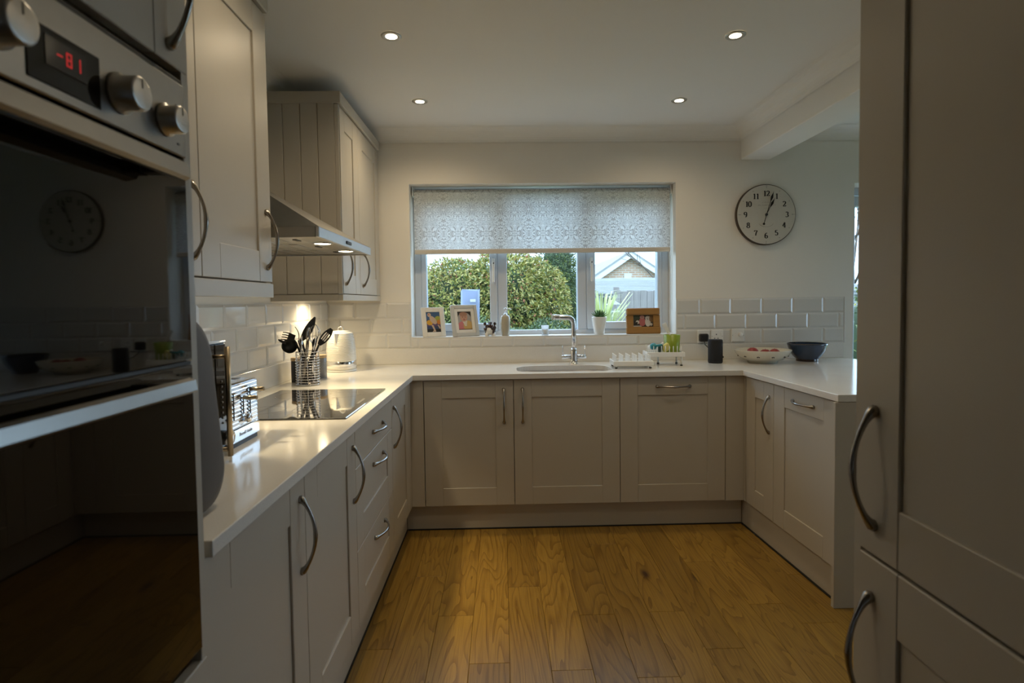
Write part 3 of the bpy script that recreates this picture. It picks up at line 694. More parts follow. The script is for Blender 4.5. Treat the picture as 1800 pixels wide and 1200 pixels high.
# seven-segment digits
def seg7(mb, x, z, ch, w_=.0085, h_=.016, t=.0018, y=-.0068):
    S = {'0': 'abcdef', '1': 'bc', '2': 'abged', '3': 'abgcd', '4': 'fgbc', '5': 'afgcd', '6': 'afgedc', '7': 'abc', '8': 'abcdefg', '9': 'abfgcd', '-': 'g'}[ch]
    H = h_ / 2
    B = {'a': (0, w_, h_ - t, h_), 'd': (0, w_, 0, t), 'g': (0, w_, H - t / 2, H + t / 2), 'f': (0, t, H, h_), 'b': (w_ - t, w_, H, h_), 'e': (0, t, 0, H), 'c': (w_ - t, w_, 0, H)}
    for q in S: a, b, c, d_ = B[q]; mb.box(x + a, x + b, y, y + .0005, z + c, z + d_)
dg = MB(); seg7(dg, .341, .0 + 1.579, '-'); seg7(dg, .355, 1.579, '8'); seg7(dg, .369, 1.579, '1')
obj('red_digits', dg, M_redled, dw)
def knob(x, z, rr, L):
    kb = obj('knob', MB().lathe([(rr + .004, -.0042), (rr + .004, -.008), (rr, -.009), (rr, -L + .002), (rr - .002, -L), (rr - .004, -L - .0005), (0, -L - .0005)], (x, 0, z), 36, axis='y'), M_steel, ov)
    obj('knob_mark', MB().box(x - .0008, x + .0008, -L - .001, -L + .0002, z + rr * .3, z + rr * .85), M_blk, kb)
knob(.552, 1.580, .0205, .030); knob(.450, 1.582, .0225, .034); knob(.262, 1.585, .0225, .034)
pm = MB()
for x, z, a, h in ((.505, 1.606, .012, .0016), (.585, 1.612, .010, .0016), (.52, 1.585, .004, .004), (.585, 1.553, .006, .003)): pm.box(x - a / 2, x + a / 2, -.0048, -.0038, z - h / 2, z + h / 2)
obj('printed_symbol', pm, M_markings, ov)
def oven_door(z0, z1, hz0, hz1):
    dd = obj('oven_door', MB().box(A0, A1, -.002, .0195, z0, z1, .002), M_blkglass, ov)
    b = MB(); b.prism([(-.052, hz0 + .004), (-.046, hz0), (-.030, hz0 + .003), (-.026, hz0 + .010), (-.026, hz1 - .006), (-.040, hz1), (-.049, hz1 - .003)], A0 + .05, .527, 'yz')
    h = obj('door_handle', b, M_ovensteel, dd)
    for x in (A0 + .07, .487): obj('handle_post', MB().box(x, x + .025, -.027, -.0022, hz0 + .004, hz1 - .004, .002), M_blk, h)
    return dd
o1 = oven_door(1.212, 1.531, 1.484, 1.512)
obj('vent_grille', MB().box(A0, A1, .001, .0195, 1.2065, 1.2115), M_blk, ov)
o2 = oven_door(.735, 1.206, 1.172, 1.194)

# ================================================================== FRIDGE CUPBOARD (right foreground)
FX = .612
fc = thing('fridge_cupboard', 'tall pale shaker cupboard filling the right foreground', 'cupboard', (FX, .953, 0), R(-90))   # local x towards the camera, front to -X
FW = .60
obj('carcass', MB().box(.001, FW - .001, .0205, .62, .15, 2.34, .001), M_carc, fc)
obj('side_panel', MB().box(-.019, -.0005, .004, .62, 0, 2.34, .001), M_cab, fc)
panel_door(fc, 0, FW, .871, 2.30, 'upper_door', fw=.094, top=.10, hx=.040, hz=1.019, hl=.190)
panel_door(fc, 0, FW, .152, .868, 'lower_door', fw=.094, top=.104, hx=.034, hz=.705, hl=.190)
obj('plinth', MB().box(0, FW, .05, .07, 0, .148), M_cab, fc)
obj('cornice', MB().box(-.02, FW, -.012, .62, 2.304, 2.362, .003), M_cab, fc)

# ================================================================== ROLLER BLIND
rb = thing('roller_blind', 'pale patterned roller blind pulled half down over the window', 'blind', (0, 0, 0))
BY = 3.835
bx0, bx1 = -.575, 1.143
fab = MB()
zs = [1.660, 1.80, 1.95, 2.035]
pr = [(BY - .001, 1.650)] + [(BY, 1.70), (BY, 1.95), (BY + .001, 2.02)] + [(BY + .004 + .020 - .022 * math.cos(a), 2.038 + .020 * math.sin(a)) for a in (0, .5, 1.0, 1.5)]
vs = [(x, y, z) for y, z in pr for x in (bx0, bx1)]
fab.add(vs, [(i * 2, i * 2 + 1, i * 2 + 3, i * 2 + 2) for i in range(len(pr) - 1)], 0, True)
obj('fabric', fab, M_blind, rb)
obj('bottom_bar', MB().box(bx0 - .001, bx1 + .001, BY - .007, BY + .006, 1.625, 1.657, .004), mat('blind_bar_fabric', (.62, .58, .52), .7, var=(8, .03)), rb)
obj('roller_tube', MB().lathe([(.018, bx0 - .004), (.018, bx1 + .004)], (0, BY + .026, 2.040), 24, axis='x'), M_wplast, rb)
for x in (bx0 - .012, bx1 + .006):
    obj('bracket', MB().box(x, x + .006, BY - .004, BY + .07, 2.012, 2.076, .002), M_wplast, rb)
obj('chain_wheel', MB().lathe([(.019, 0), (.021, .003), (.021, .008), (.019, .011)], (bx1 + .011, BY + .026, 2.040), 20, axis='x'), M_wplast, rb)
ch = MB()
for s in (-1, 1): ch.tube([(bx1 + .018, BY + .026 + s * .019, 2.04), (bx1 + .018, BY + .026 + s * .018, 1.6), (bx1 + .018, BY + .026 + s * .014, 1.24)], .0016, 6)
ch.tube([(bx1 + .018, BY + .026 + .014 * math.cos(a), 1.24 - .014 * math.sin(a)) for a in [i * PI / 8 for i in range(9)]], .0016, 6)
obj('pull_chain', ch, M_wplast, rb)

# ================================================================== WINDOW SILL THINGS
SZ = 1.0752; SY = 3.80
def sill_frame(name, label, x, y, w_, h_, fw, dep, lean, rz, mframe, builder, inner=None, roll=0.0):
    t = thing(name, label, 'photo frame', (x, y, SZ), 0, rot=(R(-lean), 0, R(rz)))
    for a, b, c, d in ((-w_ / 2, -w_ / 2 + fw, 0, h_), (w_ / 2 - fw, w_ / 2, 0, h_), (-w_ / 2 + fw, w_ / 2 - fw, 0, fw), (-w_ / 2 + fw, w_ / 2 - fw, h_ - fw, h_)):
        obj('frame_bar', MB().box(a, b, -dep / 2, dep / 2, c, d, .0018), mframe, t)
    obj('backing_board', MB().box(-w_ / 2 + fw * .5, w_ / 2 - fw * .5, dep * .2, dep / 2 - .001, fw * .5, h_ - fw * .5), M_dkcan, t)
    iw, ih = w_ / 2 - fw, h_ - 2 * fw
    if inner:
        for a, b, c, d in ((-iw, -iw + inner, fw, h_ - fw), (iw - inner, iw, fw, h_ - fw), (-iw + inner, iw - inner, fw, fw + inner), (-iw + inner, iw - inner, h_ - fw - inner, h_ - fw)):
            obj('inner_slip', MB().box(a, b, -dep * .25, dep * .1, c, d, .001), M_framewhite, t)
        iw -= inner; fz = fw + inner
    else: fz = fw
    ih = h_ - 2 * fz
    ph = MB(); mats = builder(ph, -iw, fz, 2 * iw, ih)
    obj('photo_print', ph, mats, t, (0, dep * .05, 0), fix=False)
    fy = dep / 2 + .006 + .62 * h_ * math.sin(R(20))
    st = MB().prism([(-.014, 0), (.014, 0), (.008, h_ * .62), (-.008, h_ * .62)], 0, .004, 'xz')
    obj('easel_strut', st, M_dkcan, t, (0, fy, fy * math.tan(R(lean))), (R(20), 0, 0))
    return t
def P(nm, c): return mat('print_' + nm, c, .4, var=(40, .1))
def flat(mb, x, z, w_, h_, sh):
    """flat coloured shapes of a small printed photograph: (kind, material, relative geometry), each a hair above the last"""
    y = 0
    for i, q in enumerate(sh):
        y = -.00012 * i
        if q[0] == 'r': mb.add([(x + w_ * q[2], y, z + h_ * q[3]), (x + w_ * q[4], y, z + h_ * q[3]), (x + w_ * q[4], y, z + h_ * q[5]), (x + w_ * q[2], y, z + h_ * q[5])], [(0, 1, 2, 3)], q[1])
        elif q[0] == 'e': mb.disc((x + w_ * q[2], y, z + h_ * q[3]), w_ * q[4], 'y', 20, q[1], h_ * q[5], R(q[6]) if len(q) > 6 else 0)
        elif q[0] == 'p': mb.add([(x + w_ * a, y, z + h_ * b) for a, b in q[2]], [tuple(range(len(q[2])))], q[1])
def pic_play(mb, x, z, w_, h_):
    flat(mb, x, z, w_, h_, [('r', 0, 0, 0, 1, 1), ('r', 1, 0, .62, 1, 1), ('r', 2, 0, .30, 1, .44), ('e', 3, .24, .48, .22, .13, -10), ('e', 4, .85, .66, .22, .14), ('e', 7, .9, .5, .14, .12), ('r', 5, 0, 0, 1, .16),
        ('e', 6, .50, .60, .19, .24, 38), ('e', 6, .24, .86, .13, .10), ('e', 6, .22, .90, .10, .06), ('p', 6, [(.34, .36), (.48, .36), (.62, .1), (.66, .03), (.38, .03), (.50, .1)]), ('p', 6, [(.78, .36), (.9, .34), (1.0, .18), (.92, .16)]), ('e', 8, .2, .88, .05, .03)])
    return [P('deep_blue', (.03, .05, .12)), P('mid_blue', (.04, .10, .22)), P('violet', (.10, .06, .14)), P('amber', (.62, .33, .03)), P('moss', (.30, .33, .05)), P('black', (.012, .013, .015)), P('pale_skin', (.52, .38, .28)), P('orange', (.55, .20, .03)), P('rose', (.42, .12, .12))]
def pic_baby(mb, x, z, w_, h_):
    flat(mb, x, z, w_, h_, [('r', 0, 0, 0, 1, 1), ('e', 1, .5, .55, .52, .42), ('e', 2, .40, .10, .50, .38), ('e', 3, .72, .22, .34, .30), ('p', 4, [(.28, .56), (.5, .2), (.62, .2), (.70, .5)]), ('e', 5, .46, .70, .27, .25), ('e', 6, .44, .86, .29, .13), ('e', 7, .37, .70, .035, .02), ('e', 7, .57, .70, .035, .02), ('e', 8, .47, .56, .07, .03), ('e', 9, .47, .64, .04, .03), ('r', 0, 0, 0, 1, .04)])
    return [P('night', (.02, .018, .016)), P('stone', (.34, .31, .28)), P('pink', (.52, .17, .17)), P('mustard', (.52, .34, .12)), P('cloth', (.60, .52, .40)), P('face', (.50, .27, .17)), P('brow', (.36, .18, .11)), P('eye', (.04, .02, .02)), P('lip', (.34, .07, .06)), P('nose', (.44, .20, .13))]
def pic_dog(mb, x, z, w_, h_):
    flat(mb, x, z, w_, h_, [('r', 0, 0, 0, 1, 1), ('e', 1, .05, .8, .35, .25), ('e', 2, .93, .75, .14, .35), ('r', 3, .0, .02, .42, .12), ('e', 4, .46, .42, .17, .36), ('e', 5, .46, .82, .12, .16), ('e', 6, .74, .42, .14, .40), ('e', 6, .74, .74, .13, .18), ('e', 6, .90, .2, .07, .12), ('e', 7, .86, .66, .05, .2), ('e', 8, .72, .70, .022, .03), ('e', 8, .735, .62, .03, .025), ('e', 6, .22, .40, .09, .16), ('e', 8, .18, .34, .05, .09), ('e', 9, .46, .80, .015, .02)])
    return [P('shade', (.035, .03, .024)), P('leafy', (.05, .06, .03)), P('umber', (.16, .09, .03)), P('paper', (.45, .40, .36)), P('coral', (.42, .12, .11)), P('blush', (.48, .22, .17)), P('furwhite', (.56, .50, .43)), P('furtan', (.22, .13, .07)), P('ink2', (.02, .015, .012)), P('ink3', (.05, .02, .02))]
sill_frame('photo_frame', 'flat white photo frame with a colourful picture, leftmost on the sill', -.448, 3.790, .158, .200, .031, .014, 14, 24, M_framewhite, pic_play)
sill_frame('photo_frame', 'larger silver-edged photo frame with a baby in pink, second on the sill', -.237, 3.797, .188, .214, .023, .022, 14, 27, M_framesilver, pic_baby, inner=.022)
# wooden frame with overhanging top board
t = thing('wooden_photo_frame', 'chunky honey-brown wooden frame with a child and white dog, right end of the sill', 'photo frame', (.952, 3.800, SZ), 0, rot=(R(-7), 0, R(3)))
obj('frame_bar', MB().box(-.116, .116, -.016, .012, 0, .046, .004), M_wood, t); obj('frame_bar', MB().box(-.114, -.068, -.013, .012, .0462, .126, .002), M_wood, t)
obj('frame_bar', MB().box(.068, .114, -.013, .012, .0462, .126, .002), M_wood, t); obj('top_board', MB().box(-.112, .112, -.024, .014, .1262, .172, .005), M_wood, t)
obj('back_board', MB().box(-.07, .07, -.001, .010, .044, .128), M_wood, t)
ph = MB(); ms = pic_dog(ph, -.068, .046, .136, .080); obj('photo_print', ph, ms, t, (0, -.0035, 0), fix=False)
# spotted figurine
t = thing('animal_figurine', 'small glossy brown and white spotted animal figurine on the window sill', 'ornament', (-.078, 3.795, SZ), R(-8))
bd = MB().ball((0, 0, .040), .036, .030, .032, 18)
for sx in (-1, 1):
    for sy in (-1, 1): bd.lathe([(.011, 0), (.012, .004), (.010, .03)], (sx * .022, sy * .013, 0), 12)
obj('body', bd, M_cer, t)
sp = MB()
for x, y, z, q in ((-.027, -.018, .046, .013), (.026, -.018, .044, .014), (.0, -.020, .060, .016), (-.018, -.014, .062, .014), (.028, -.008, .056, .015), (.024, -.022, .026, .008), (-.026, -.018, .026, .007), (.014, -.024, .054, .012), (-.033, .0, .050, .012), (.030, -.012, .032, .008), (.020, -.020, .014, .006)): sp.ball((x, y, z), q, q * .8, q, 12)
obj('spots', sp, M_dkbrown, t)
hdm = obj('head', MB().ball((0, -.024, .062), .027, .020, .022, 18), M_dkbrown, t)
obj('muzzle', MB().ball((-.002, -.040, .046), .015, .010, .012, 16), M_cer, hdm)
for sx in (-1, 1): obj('ear', MB().ball((sx * .033, -.012, .082), .010, .007, .012, 14), M_dkbrown, hdm)
obj('hair_tuft', MB().ball((0, -.014, .084), .013, .010, .011, 12).ball((-.008, -.010, .088), .006, .006, .010, 10).ball((.009, -.012, .087), .006, .006, .009, 10), M_dkbrown, hdm)
# soap dispenser
t = thing('soap_dispenser', 'cream ceramic soap dispenser with chrome pump beside the mullion', 'soap dispenser', (.024, 3.80, SZ))
obj('bottle', MB().lathe([(.023, 0), (.0255, .002), (.030, .05), (.0325, .085), (.0325, .108), (.0295, .126), (.0255, .1345), (.018, .1372), (.0, .138)], (0, 0, 0), 28), M_cream, t)
pmp = obj('pump', MB().lathe([(.012, .1375), (.012, .146), (.005, .148), (.0045, .170), (.008, .171), (.008, .184), (.003, .187), (0, .187)], (0, 0, 0), 16), M_chrome, t)
obj('nozzle', MB().tube([(.002, 0, .180), (.025, -.008, .181), (.040, -.012, .176)], [.004, .0035, .0028], 8), M_chrome, pmp)
# candle
t = thing('candle_glass', 'small candle in a milky square-shouldered glass in the middle of the sill', 'candle', (.290, 3.805, SZ))
obj('glass', MB().lathe([(.022, 0), (.0235, .002), (.025, .066), (.0235, .066), (.022, .006), (.0, .006)], (0, 0, 0), 24, cap=False), M_frost, t)
wx = obj('wax', MB().lathe([(.0205, .0065), (.0215, .042), (.0, .041)], (0, 0, 0), 20), M_wax, t)
obj('wick', MB().tube([(0, 0, .041), (.001, 0, .050)], .001, 5), M_blk, wx)
# succulent
t = thing('potted_succulent', 'small green succulent in a tapered white pot on the sill', 'plant', (.654, 3.80, SZ))
obj('pot', MB().lathe([(.030, 0), (.033, .002), (.042, .055), (.050, .112), (.051, .118), (.046, .118), (.043, .100), (.0, .099)], (0, 0, 0), 32), M_cer, t)
obj('soil', MB().lathe([(.044, .1005), (.030, .106), (0, .108)], (0, 0, 0), 16, cap=False), M_soil, t)
for k in range(26):
    a = k * 2.4; q = k / 26; L = .060 - .018 * q; el = R(12 + 68 * q)
    p0_ = Vector((.004 * math.cos(a), .004 * math.sin(a), .112)); dr = Vector((math.cos(a) * math.cos(el), math.sin(a) * math.cos(el), math.sin(el)))
    pts = [p0_ + dr * L * s_ + Vector((0, 0, .012 * s_ * s_)) for s_ in (0, .3, .6, .85, 1)]
    obj('leaf', MB().tube(pts, [.005, .0075, .0065, .0035, .0008], 6, flat=.45), M_succ, t)

# ================================================================== TAP, RACKS, SPEAKER, BOWLS
t = thing('mixer_tap', 'chrome swan mixer tap with two lever handles behind the sink', 'tap', (.455, 3.59, WT))
obj('base', MB().lathe([(.030, 0), (.030, .006), (.024, .010), (.021, .030), (.022, .060), (.020, .095), (.017, .100)], (0, 0, 0), 28), M_chrome, t)
pts = [(0, 0, .09), (0, 0, .20), (0, 0, .255)] + [(-.036 * (1 - math.cos(a)) , -.006 * (1 - math.cos(a)), .255 + .042 * math.sin(a)) for a in (.3, .6, .9, 1.2, PI / 2)] + [(-.09, -.018, .300), (-.135, -.030, .302)]
sp_ = obj('spout', MB().tube(pts, [.0155] * len(pts), 18), M_chrome, t)
obj('spout_end', MB().tube([(-.134, -.0298, .302), (-.140, -.0312, .3022)], .0165, 18), M_gold, sp_)
for s in (-1, 1):
    ar = obj('valve', MB().tube([(s * .010, 0, .047), (s * .045, 0, .048), (s * .078, -.002, .047)], [.014, .0125, .0125], 16), M_chrome, t)
    obj('lever', MB().tube([(s * .070, 0, .055), (s * .071, 0, .118)], .0028, 8), M_chrome, ar)
    obj('side_foot', MB().lathe([(.010, 0), (.010, .012), (.006, .040)], (s * .0155, -.010, 0), 12), M_chrome, t)

def rack(name, label, loc, rz, w_, d_, z0, z1, legs, pegrows, pegn, ph_, fins):
    t = thing(name, label, 'dish rack', loc, rz)
    b = .006
    for a0, a1, c0, c1 in ((-w_ / 2, w_ / 2, -d_ / 2, -d_ / 2 + b), (-w_ / 2, w_ / 2, d_ / 2 - b, d_ / 2), (-w_ / 2, -w_ / 2 + b, -d_ / 2 + b, d_ / 2 - b), (w_ / 2 - b, w_ / 2, -d_ / 2 + b, d_ / 2 - b)):
        obj('side', MB().box(a0, a1, c0, c1, z0, z1, .0018), M_wplast, t)
    obj('tray_floor', MB().box(-w_ / 2 + b, w_ / 2 - b, -d_ / 2 + b, d_ / 2 - b, z0 + .006, z0 + .010), M_wplast, t)
    for lx, ly in legs:
        lg = obj('leg', MB().lathe([(.005, .006), (.0065, z0 + .004)], (lx, ly, 0), 10), M_wplast, t)
        obj('foot', MB().lathe([(.007, 0), (.008, .003), (.007, .007)], (lx, ly, 0), 12), M_rub, lg)
    for i in range(pegrows):
        x = -w_ / 2 + .018 + i * (w_ - .036) / (pegrows - 1)
        for j in range(pegn):
            y = -d_ / 2 + .02 + j * (d_ - .04) / (pegn - 1)
            if fins: obj('peg', MB().prism([(y - .007, z0 + .01), (y + .007, z0 + .01), (y + .004, z1 + ph_), (y - .005, z1 + ph_ - .006)], x - .0015, x + .0015, 'yz'), M_wplast, t)
            else: obj('peg', MB().lathe([(.0032, z0 + .010), (.0026, z1 + ph_ - .001), (.0012, z1 + ph_)], (x, y, 0), 7), M_wplast, t)
    return t
rack('dish_rack', 'front white plastic dish rack with rows of upright fins beside the sink', (.775, 3.395, WT), R(-3), .235, .185, .016, .044, ((-.10, -.075), (.10, -.075), (-.10, .075), (.10, .075)), 6, 6, .036, True)
rack('drying_rack', 'raised rear white drying rack with round pegs behind the fin rack', (.998, 3.490, WT), R(-4), .225, .165, .056, .084, ((.095, -.065), (-.02, .06), (.095, .065), (-.095, .065)), 9, 3, .036, False)
t = thing('green_cup', 'lime green plastic cup standing in the rear drying rack', 'cup', (1.055, 3.50, WT + .0665))
obj('cup_body', MB().lathe([(.041, 0), (.043, .002), (.051, .118), (.0485, .118), (.041, .006), (0, .005)], (0, 0, 0), 32, cap=False), M_lime, t)
t = thing('kitchen_spatula', 'white spatula leaning out of the lime green cup', 'spatula', (1.058, 3.50, WT + .075))
obj('handle', MB().tube([(.012, 0, .0), (-.010, 0, .10), (-.026, 0, .128)], .0035, 8), M_wplast, t)
bl = MB().prism([(-.010, 0), (.010, 0), (.0135, .055), (.012, .066), (-.012, .066), (-.0135, .055)], -.002, .002, 'xz')
obj('blade', bl, M_wplast, t, (-.024, 0, .122), (0, R(-27), 0))
t = thing('dish_brush', 'teal brush lying on the left pegs of the rear drying rack', 'brush', (.928, 3.452, WT + .118), 0, rot=(R(78), 0, R(38)))
obj('brush_head', MB().lathe([(.0, -.02), (.015, -.019), (.020, -.008), (.020, .006), (.013, .014), (.007, .02), (.006, .05), (.004, .062), (0, .063)], (0, 0, 0), 20), M_teal, t)
obj('bristles', MB().lathe([(.013, -.031), (.015, -.0195)], (0, 0, 0), 16), M_wplast, t)
t = thing('bottle_brush', 'dark green brush head between the teal brush and the yellow sponge', 'brush', (.972, 3.462, WT + .108), 0, rot=(R(12), R(14), 0))
obj('brush_head', MB().lathe([(.006, -.03), (.014, -.022), (.016, .004), (.012, .018), (.005, .024), (0, .025)], (0, 0, 0), 16), M_dgreen, t)
obj('grip', MB().tube([(.0, 0, .02), (.006, 0, .036)], [.007, .005], 10), M_wplast, t)
sg = tag(obj('sponge', MB().box(-.026, .026, -.012, .012, -.022, .022, .006), M_yel, None, (1.008, 3.468, WT + .108), (R(4), R(-34), R(8))), 'pale yellow sponge wedged beside the green cup', 'sponge')
# loudspeaker + charger
t = thing('smart_speaker', 'black cylindrical loudspeaker below the wall sockets', 'speaker', (1.344, 3.545, WT))
obj('body', MB().lathe([(.040, 0), (.043, .004), (.0445, .012), (.0445, .138), (.043, .145), (.040, .148), (0, .148)], (0, 0, 0), 40), M_fabric, t)
obj('base_ring', MB().lathe([(.0449, .008), (.0449, .013)], (0, 0, 0), 40, cap=False), M_blk, t)
obj('cable_plug', MB().tube([(.042, .012, .035), (.056, .014, .035)], .0065, 10), M_blk, t)
def socket(x, z, w_, label, kind):
    t = thing('wall_socket', label, 'socket', (x, YW - .0095, z))
    obj('plate', MB().box(-w_ / 2, w_ / 2, -.010, 0, -.043, .043, .003), M_wplast, t)
    if kind == 'dial':
        sw = obj('rotary_knob', MB().lathe([(.014, -.010), (.014, -.020), (.012, -.022), (0, -.022)], (.014, 0, .004), 20, axis='y'), M_wplast, t)
    else:
        obj('rocker_switch', MB().box(w_ / 2 - .020, w_ / 2 - .010, -.0125, -.0101, .006, .026, .001), M_wplast, t)
        for a, b, c, d in ((-.003, .003, .008, .016), (-.015, -.007, -.016, -.011), (.007, .015, -.016, -.011)): obj('pin_slot', MB().box(a - .006, b - .006, -.0104, -.0101, c, d), M_blk, t)
    for s in (-1, 1): obj('screw', MB().lathe([(.0028, -.010), (.0028, -.0108), (0, -.0108)], (s * (w_ / 2 - .007), 0, 0), 10, axis='y'), M_steel, t)
socket(1.342, 1.055, .082, 'left wall socket, behind the black charger plug', 'socket')
socket(1.432, 1.055, .082, 'middle wall socket, above the black loudspeaker', 'socket')
socket(1.572, 1.060, .088, 'right wall plate with a round dial beside the sockets', 'dial')
t = thing('charger_plug', 'black charger plug in the left wall socket with its cable', 'plug', (1.334, YW - .0198, 1.048))
obj('plug_body', MB().box(-.028, .028, -.040, 0, -.026, .026, .007), M_blk, t)
obj('cable', MB().tube([(.0, -.030, -.024), (.004, -.034, -.045), (.018, -.06, -.066), (.05, -.10, -.09), (.062, -.16, -.105)][:4], .0026, 8), M_blk, t)
# bowls
t = thing('fruit_bowl', 'wide shallow cream bowl with small dark motifs holding red apples', 'bowl', (1.640, 3.535, WT))
BP = [(.084, 0), (.088, .002), (.088, .011), (.118, .022), (.146, .042), (.161, .062), (.168, .078), (.169, .081), (.165, .082), (.150, .058), (.12, .034), (.07, .022), (.0, .020)]
obj('bowl_body', MB().lathe(BP, (0, 0, 0), 48, cap=False), M_cream and mat('cream_glazed_bowl', (.70, .66, .55), .25, coat=.3, var=(14, .03)), t)
mo = MB()
for k in range(22):
    a = 2 * PI * k / 22 + .12; inside = k % 2
    for j in range(3):
        aa = a + (j - 1) * .035; rr = .1475 if not inside else .146; z = .0435 if not inside else .0545
        nrm = .002
        mo.ball((rr * math.cos(aa), rr * math.sin(aa), z + (.004 if j == 1 else 0)), .0036, .0036, .0042, 8)
obj('leaf_motif', mo, M_dkbrown, t)
for k, (x, y, z, q, lb) in enumerate(((-.074, -.026, .064, .036, 'red apple at the left of the cream bowl'), (-.003, -.044, .058, .032, 'red apple in the middle of the cream bowl'), (.064, -.028, .058, .032, 'red apple at the right of the cream bowl'))):
    a = thing('apple', lb, 'apple', (1.640 + x, 3.535 + y, WT + z), .7 * k, 'apples in the cream bowl', rot=(R(14 * (k - 1)), R(10), k))
    obj('flesh', MB().lathe([(0, -q * .78), (q * .35, -q * .86), (q * .75, -q * .62), (q, -q * .05), (q * .92, q * .45), (q * .55, q * .80), (q * .2, q * .76), (0, q * .62)], (0, 0, 0), 20, cap=False), M_red, a)
    obj('stalk', MB().tube([(0, 0, q * .6), (.002, .001, q * 1.02)], .0013, 6), M_stalk, a)
t = thing('dark_bowl', 'deep dark blue glazed bowl at the end of the worktop', 'bowl', (1.945, 3.575, WT))
obj('bowl_body', MB().lathe([(.060, 0), (.063, .002), (.063, .014), (.084, .034), (.104, .066), (.116, .104), (.1175, .111), (.113, .112), (.100, .070), (.075, .030), (0, .018)], (0, 0, 0), 44, cap=False), M_navy, t)
obj('foot_ring', MB().lathe([(.0635, .0008), (.0642, .004), (.0642, .013), (.0635, .0145)], (0, 0, 0), 40, cap=False), M_dkbrown, t)
obj('rim', MB().lathe([(.1178, .1105), (.1182, .1125), (.1152, .1145), (.1122, .1125)], (0, 0, 0), 44, cap=False), M_dkbrown, t)

# ================================================================== LEFT WORKTOP
# hob
t = thing('hob', 'black glass hob set in the left worktop', 'hob', (-.787, 2.312, WT))
obj('glass_top', MB().box(-.241, .241, -.337, .337, .0005, .006, .002), M_hob, t)
for x, y, q in ((.09, -.17, .09), (-.11, -.17, .075), (.09, .17, .075), (-.11, .17, .09)):
    mk = MB().lathe([(q, .0061), (q + .0012, .0061)], (x, y, 0), 48, cap=False); obj('ring_mark', mk, M_markings, t, fix=False)
obj('touch_mark', MB().box(.205, .215, -.06, .06, .006, .00615), M_markings, t)
# kettle
t = thing('kettle', 'white ribbed kettle with a steel band in the worktop corner', 'kettle', (-.966, 3.425, WT), R(-97))
pr = [(.078, .020), (.0845, .022)]
zz = .046
prof = [(.086, .062)]
for i in range(22):
    z = .064 + i * .0075; base = .086 - .0175 * max(0, (z - .10) / .13) ** 1.7
    prof += [(base - .0016, z), (base + .0009, z + .0022), (base + .0009, z + .0053), (base - .0016, z + .0073)]
prof += [(.064, .232), (.058, .2345)]
obj('body', MB().lathe(prof, (0, 0, 0), 48), M_cer, t)
obj('steel_band', MB().lathe([(.0862, .034), (.0872, .036), (.0872, .060), (.0862, .0618)], (0, 0, 0), 48), M_chrome, t)
obj('lower_ring', MB().lathe([(.085, .014), (.0872, .017), (.0872, .032), (.0865, .0338)], (0, 0, 0), 48), M_cer, t)
obj('power_base', MB().lathe([(.083, 0), (.087, .003), (.087, .010), (.080, .013)], (0, 0, 0), 40), M_wplast, t)
ld_ = obj('lid', MB().lathe([(.058, .2348), (.055, .240), (.02, .244), (0, .244)], (0, 0, 0), 36), M_cer, t)
obj('lid_ring', MB().tube([(0, .016 * math.cos(a), .250 + .016 * math.sin(a)) for a in [-.5 + i * (PI + 1) / 12 for i in range(13)]], .0032, 8), M_chrome, ld_)
obj('spout', MB().add([(.060, -.024, .226), (.060, .024, .226), (.092, 0, .229), (.0845, -.005, .166), (.0845, .005, .166), (.07, -.018, .20), (.07, .018, .20)], [(0, 2, 1), (0, 5, 3, 2), (1, 2, 4, 6), (2, 3, 4), (5, 3, 4, 6), (0, 1, 6, 5)]), M_cer, t)
obj('handle', MB().tube([(-.066, 0, .215), (-.105, 0, .222), (-.128, 0, .195), (-.130, 0, .13), (-.115, 0, .085), (-.088, 0, .078)], [.011, .011, .0115, .0115, .011, .010], 12, flat=1.2, up=(0, 1, 0)), M_cer, t)
# utensil basket
UX, UY = -.972, 2.850
t = thing('utensil_basket', 'round chrome wire basket full of utensils beside the hob', 'basket', (UX, UY, WT))
def wire_ring(rr, z, q=.0016): return MB().tube([(rr * math.cos(a), rr * math.sin(a), z) for a in [2 * PI * i / 36 for i in range(37)]], q, 6)
for i in range(13): obj('wire_ring', wire_ring(.0570, .006 + i * .0130 if i < 12 else .166, .0017 if i % 12 else .0022), M_chrome, t)
for k in range(10):
    a = 2 * PI * k / 10; obj('upright_wire', MB().tube([(.0550 * math.cos(a), .0550 * math.sin(a), .004), (.0550 * math.cos(a), .0550 * math.sin(a), .166)], .0016, 6), M_chrome, t)
obj('base_plate', MB().lathe([(.0545, .003), (.0545, .005)], (0, 0, 0), 32), M_chrome, t)
def utensil(name, label, cat, foot, top, mh, build, hr=.006):
    """handle from foot to top (offsets from the basket centre), head built at the top in a frame whose z follows the handle"""
    f_, p_ = Vector(foot), Vector(top); d = (p_ - f_).normalized()
    t = thing(name, label, cat, (UX, UY, WT)); q = d.to_track_quat('Z', 'Y')
    obj('handle', MB().tube([f_, f_ * .5 + p_ * .5, p_], [hr * 1.15, hr, hr * .8], 10), mh, t)
    for nm, mb, mm, sz in build:
        o = obj(nm, mb, mm, t, p_); o.rotation_mode = 'QUATERNION'; o.rotation_quaternion = q @ Matrix.Rotation(R(sz), 4, 'Z').to_quaternion()
    return t
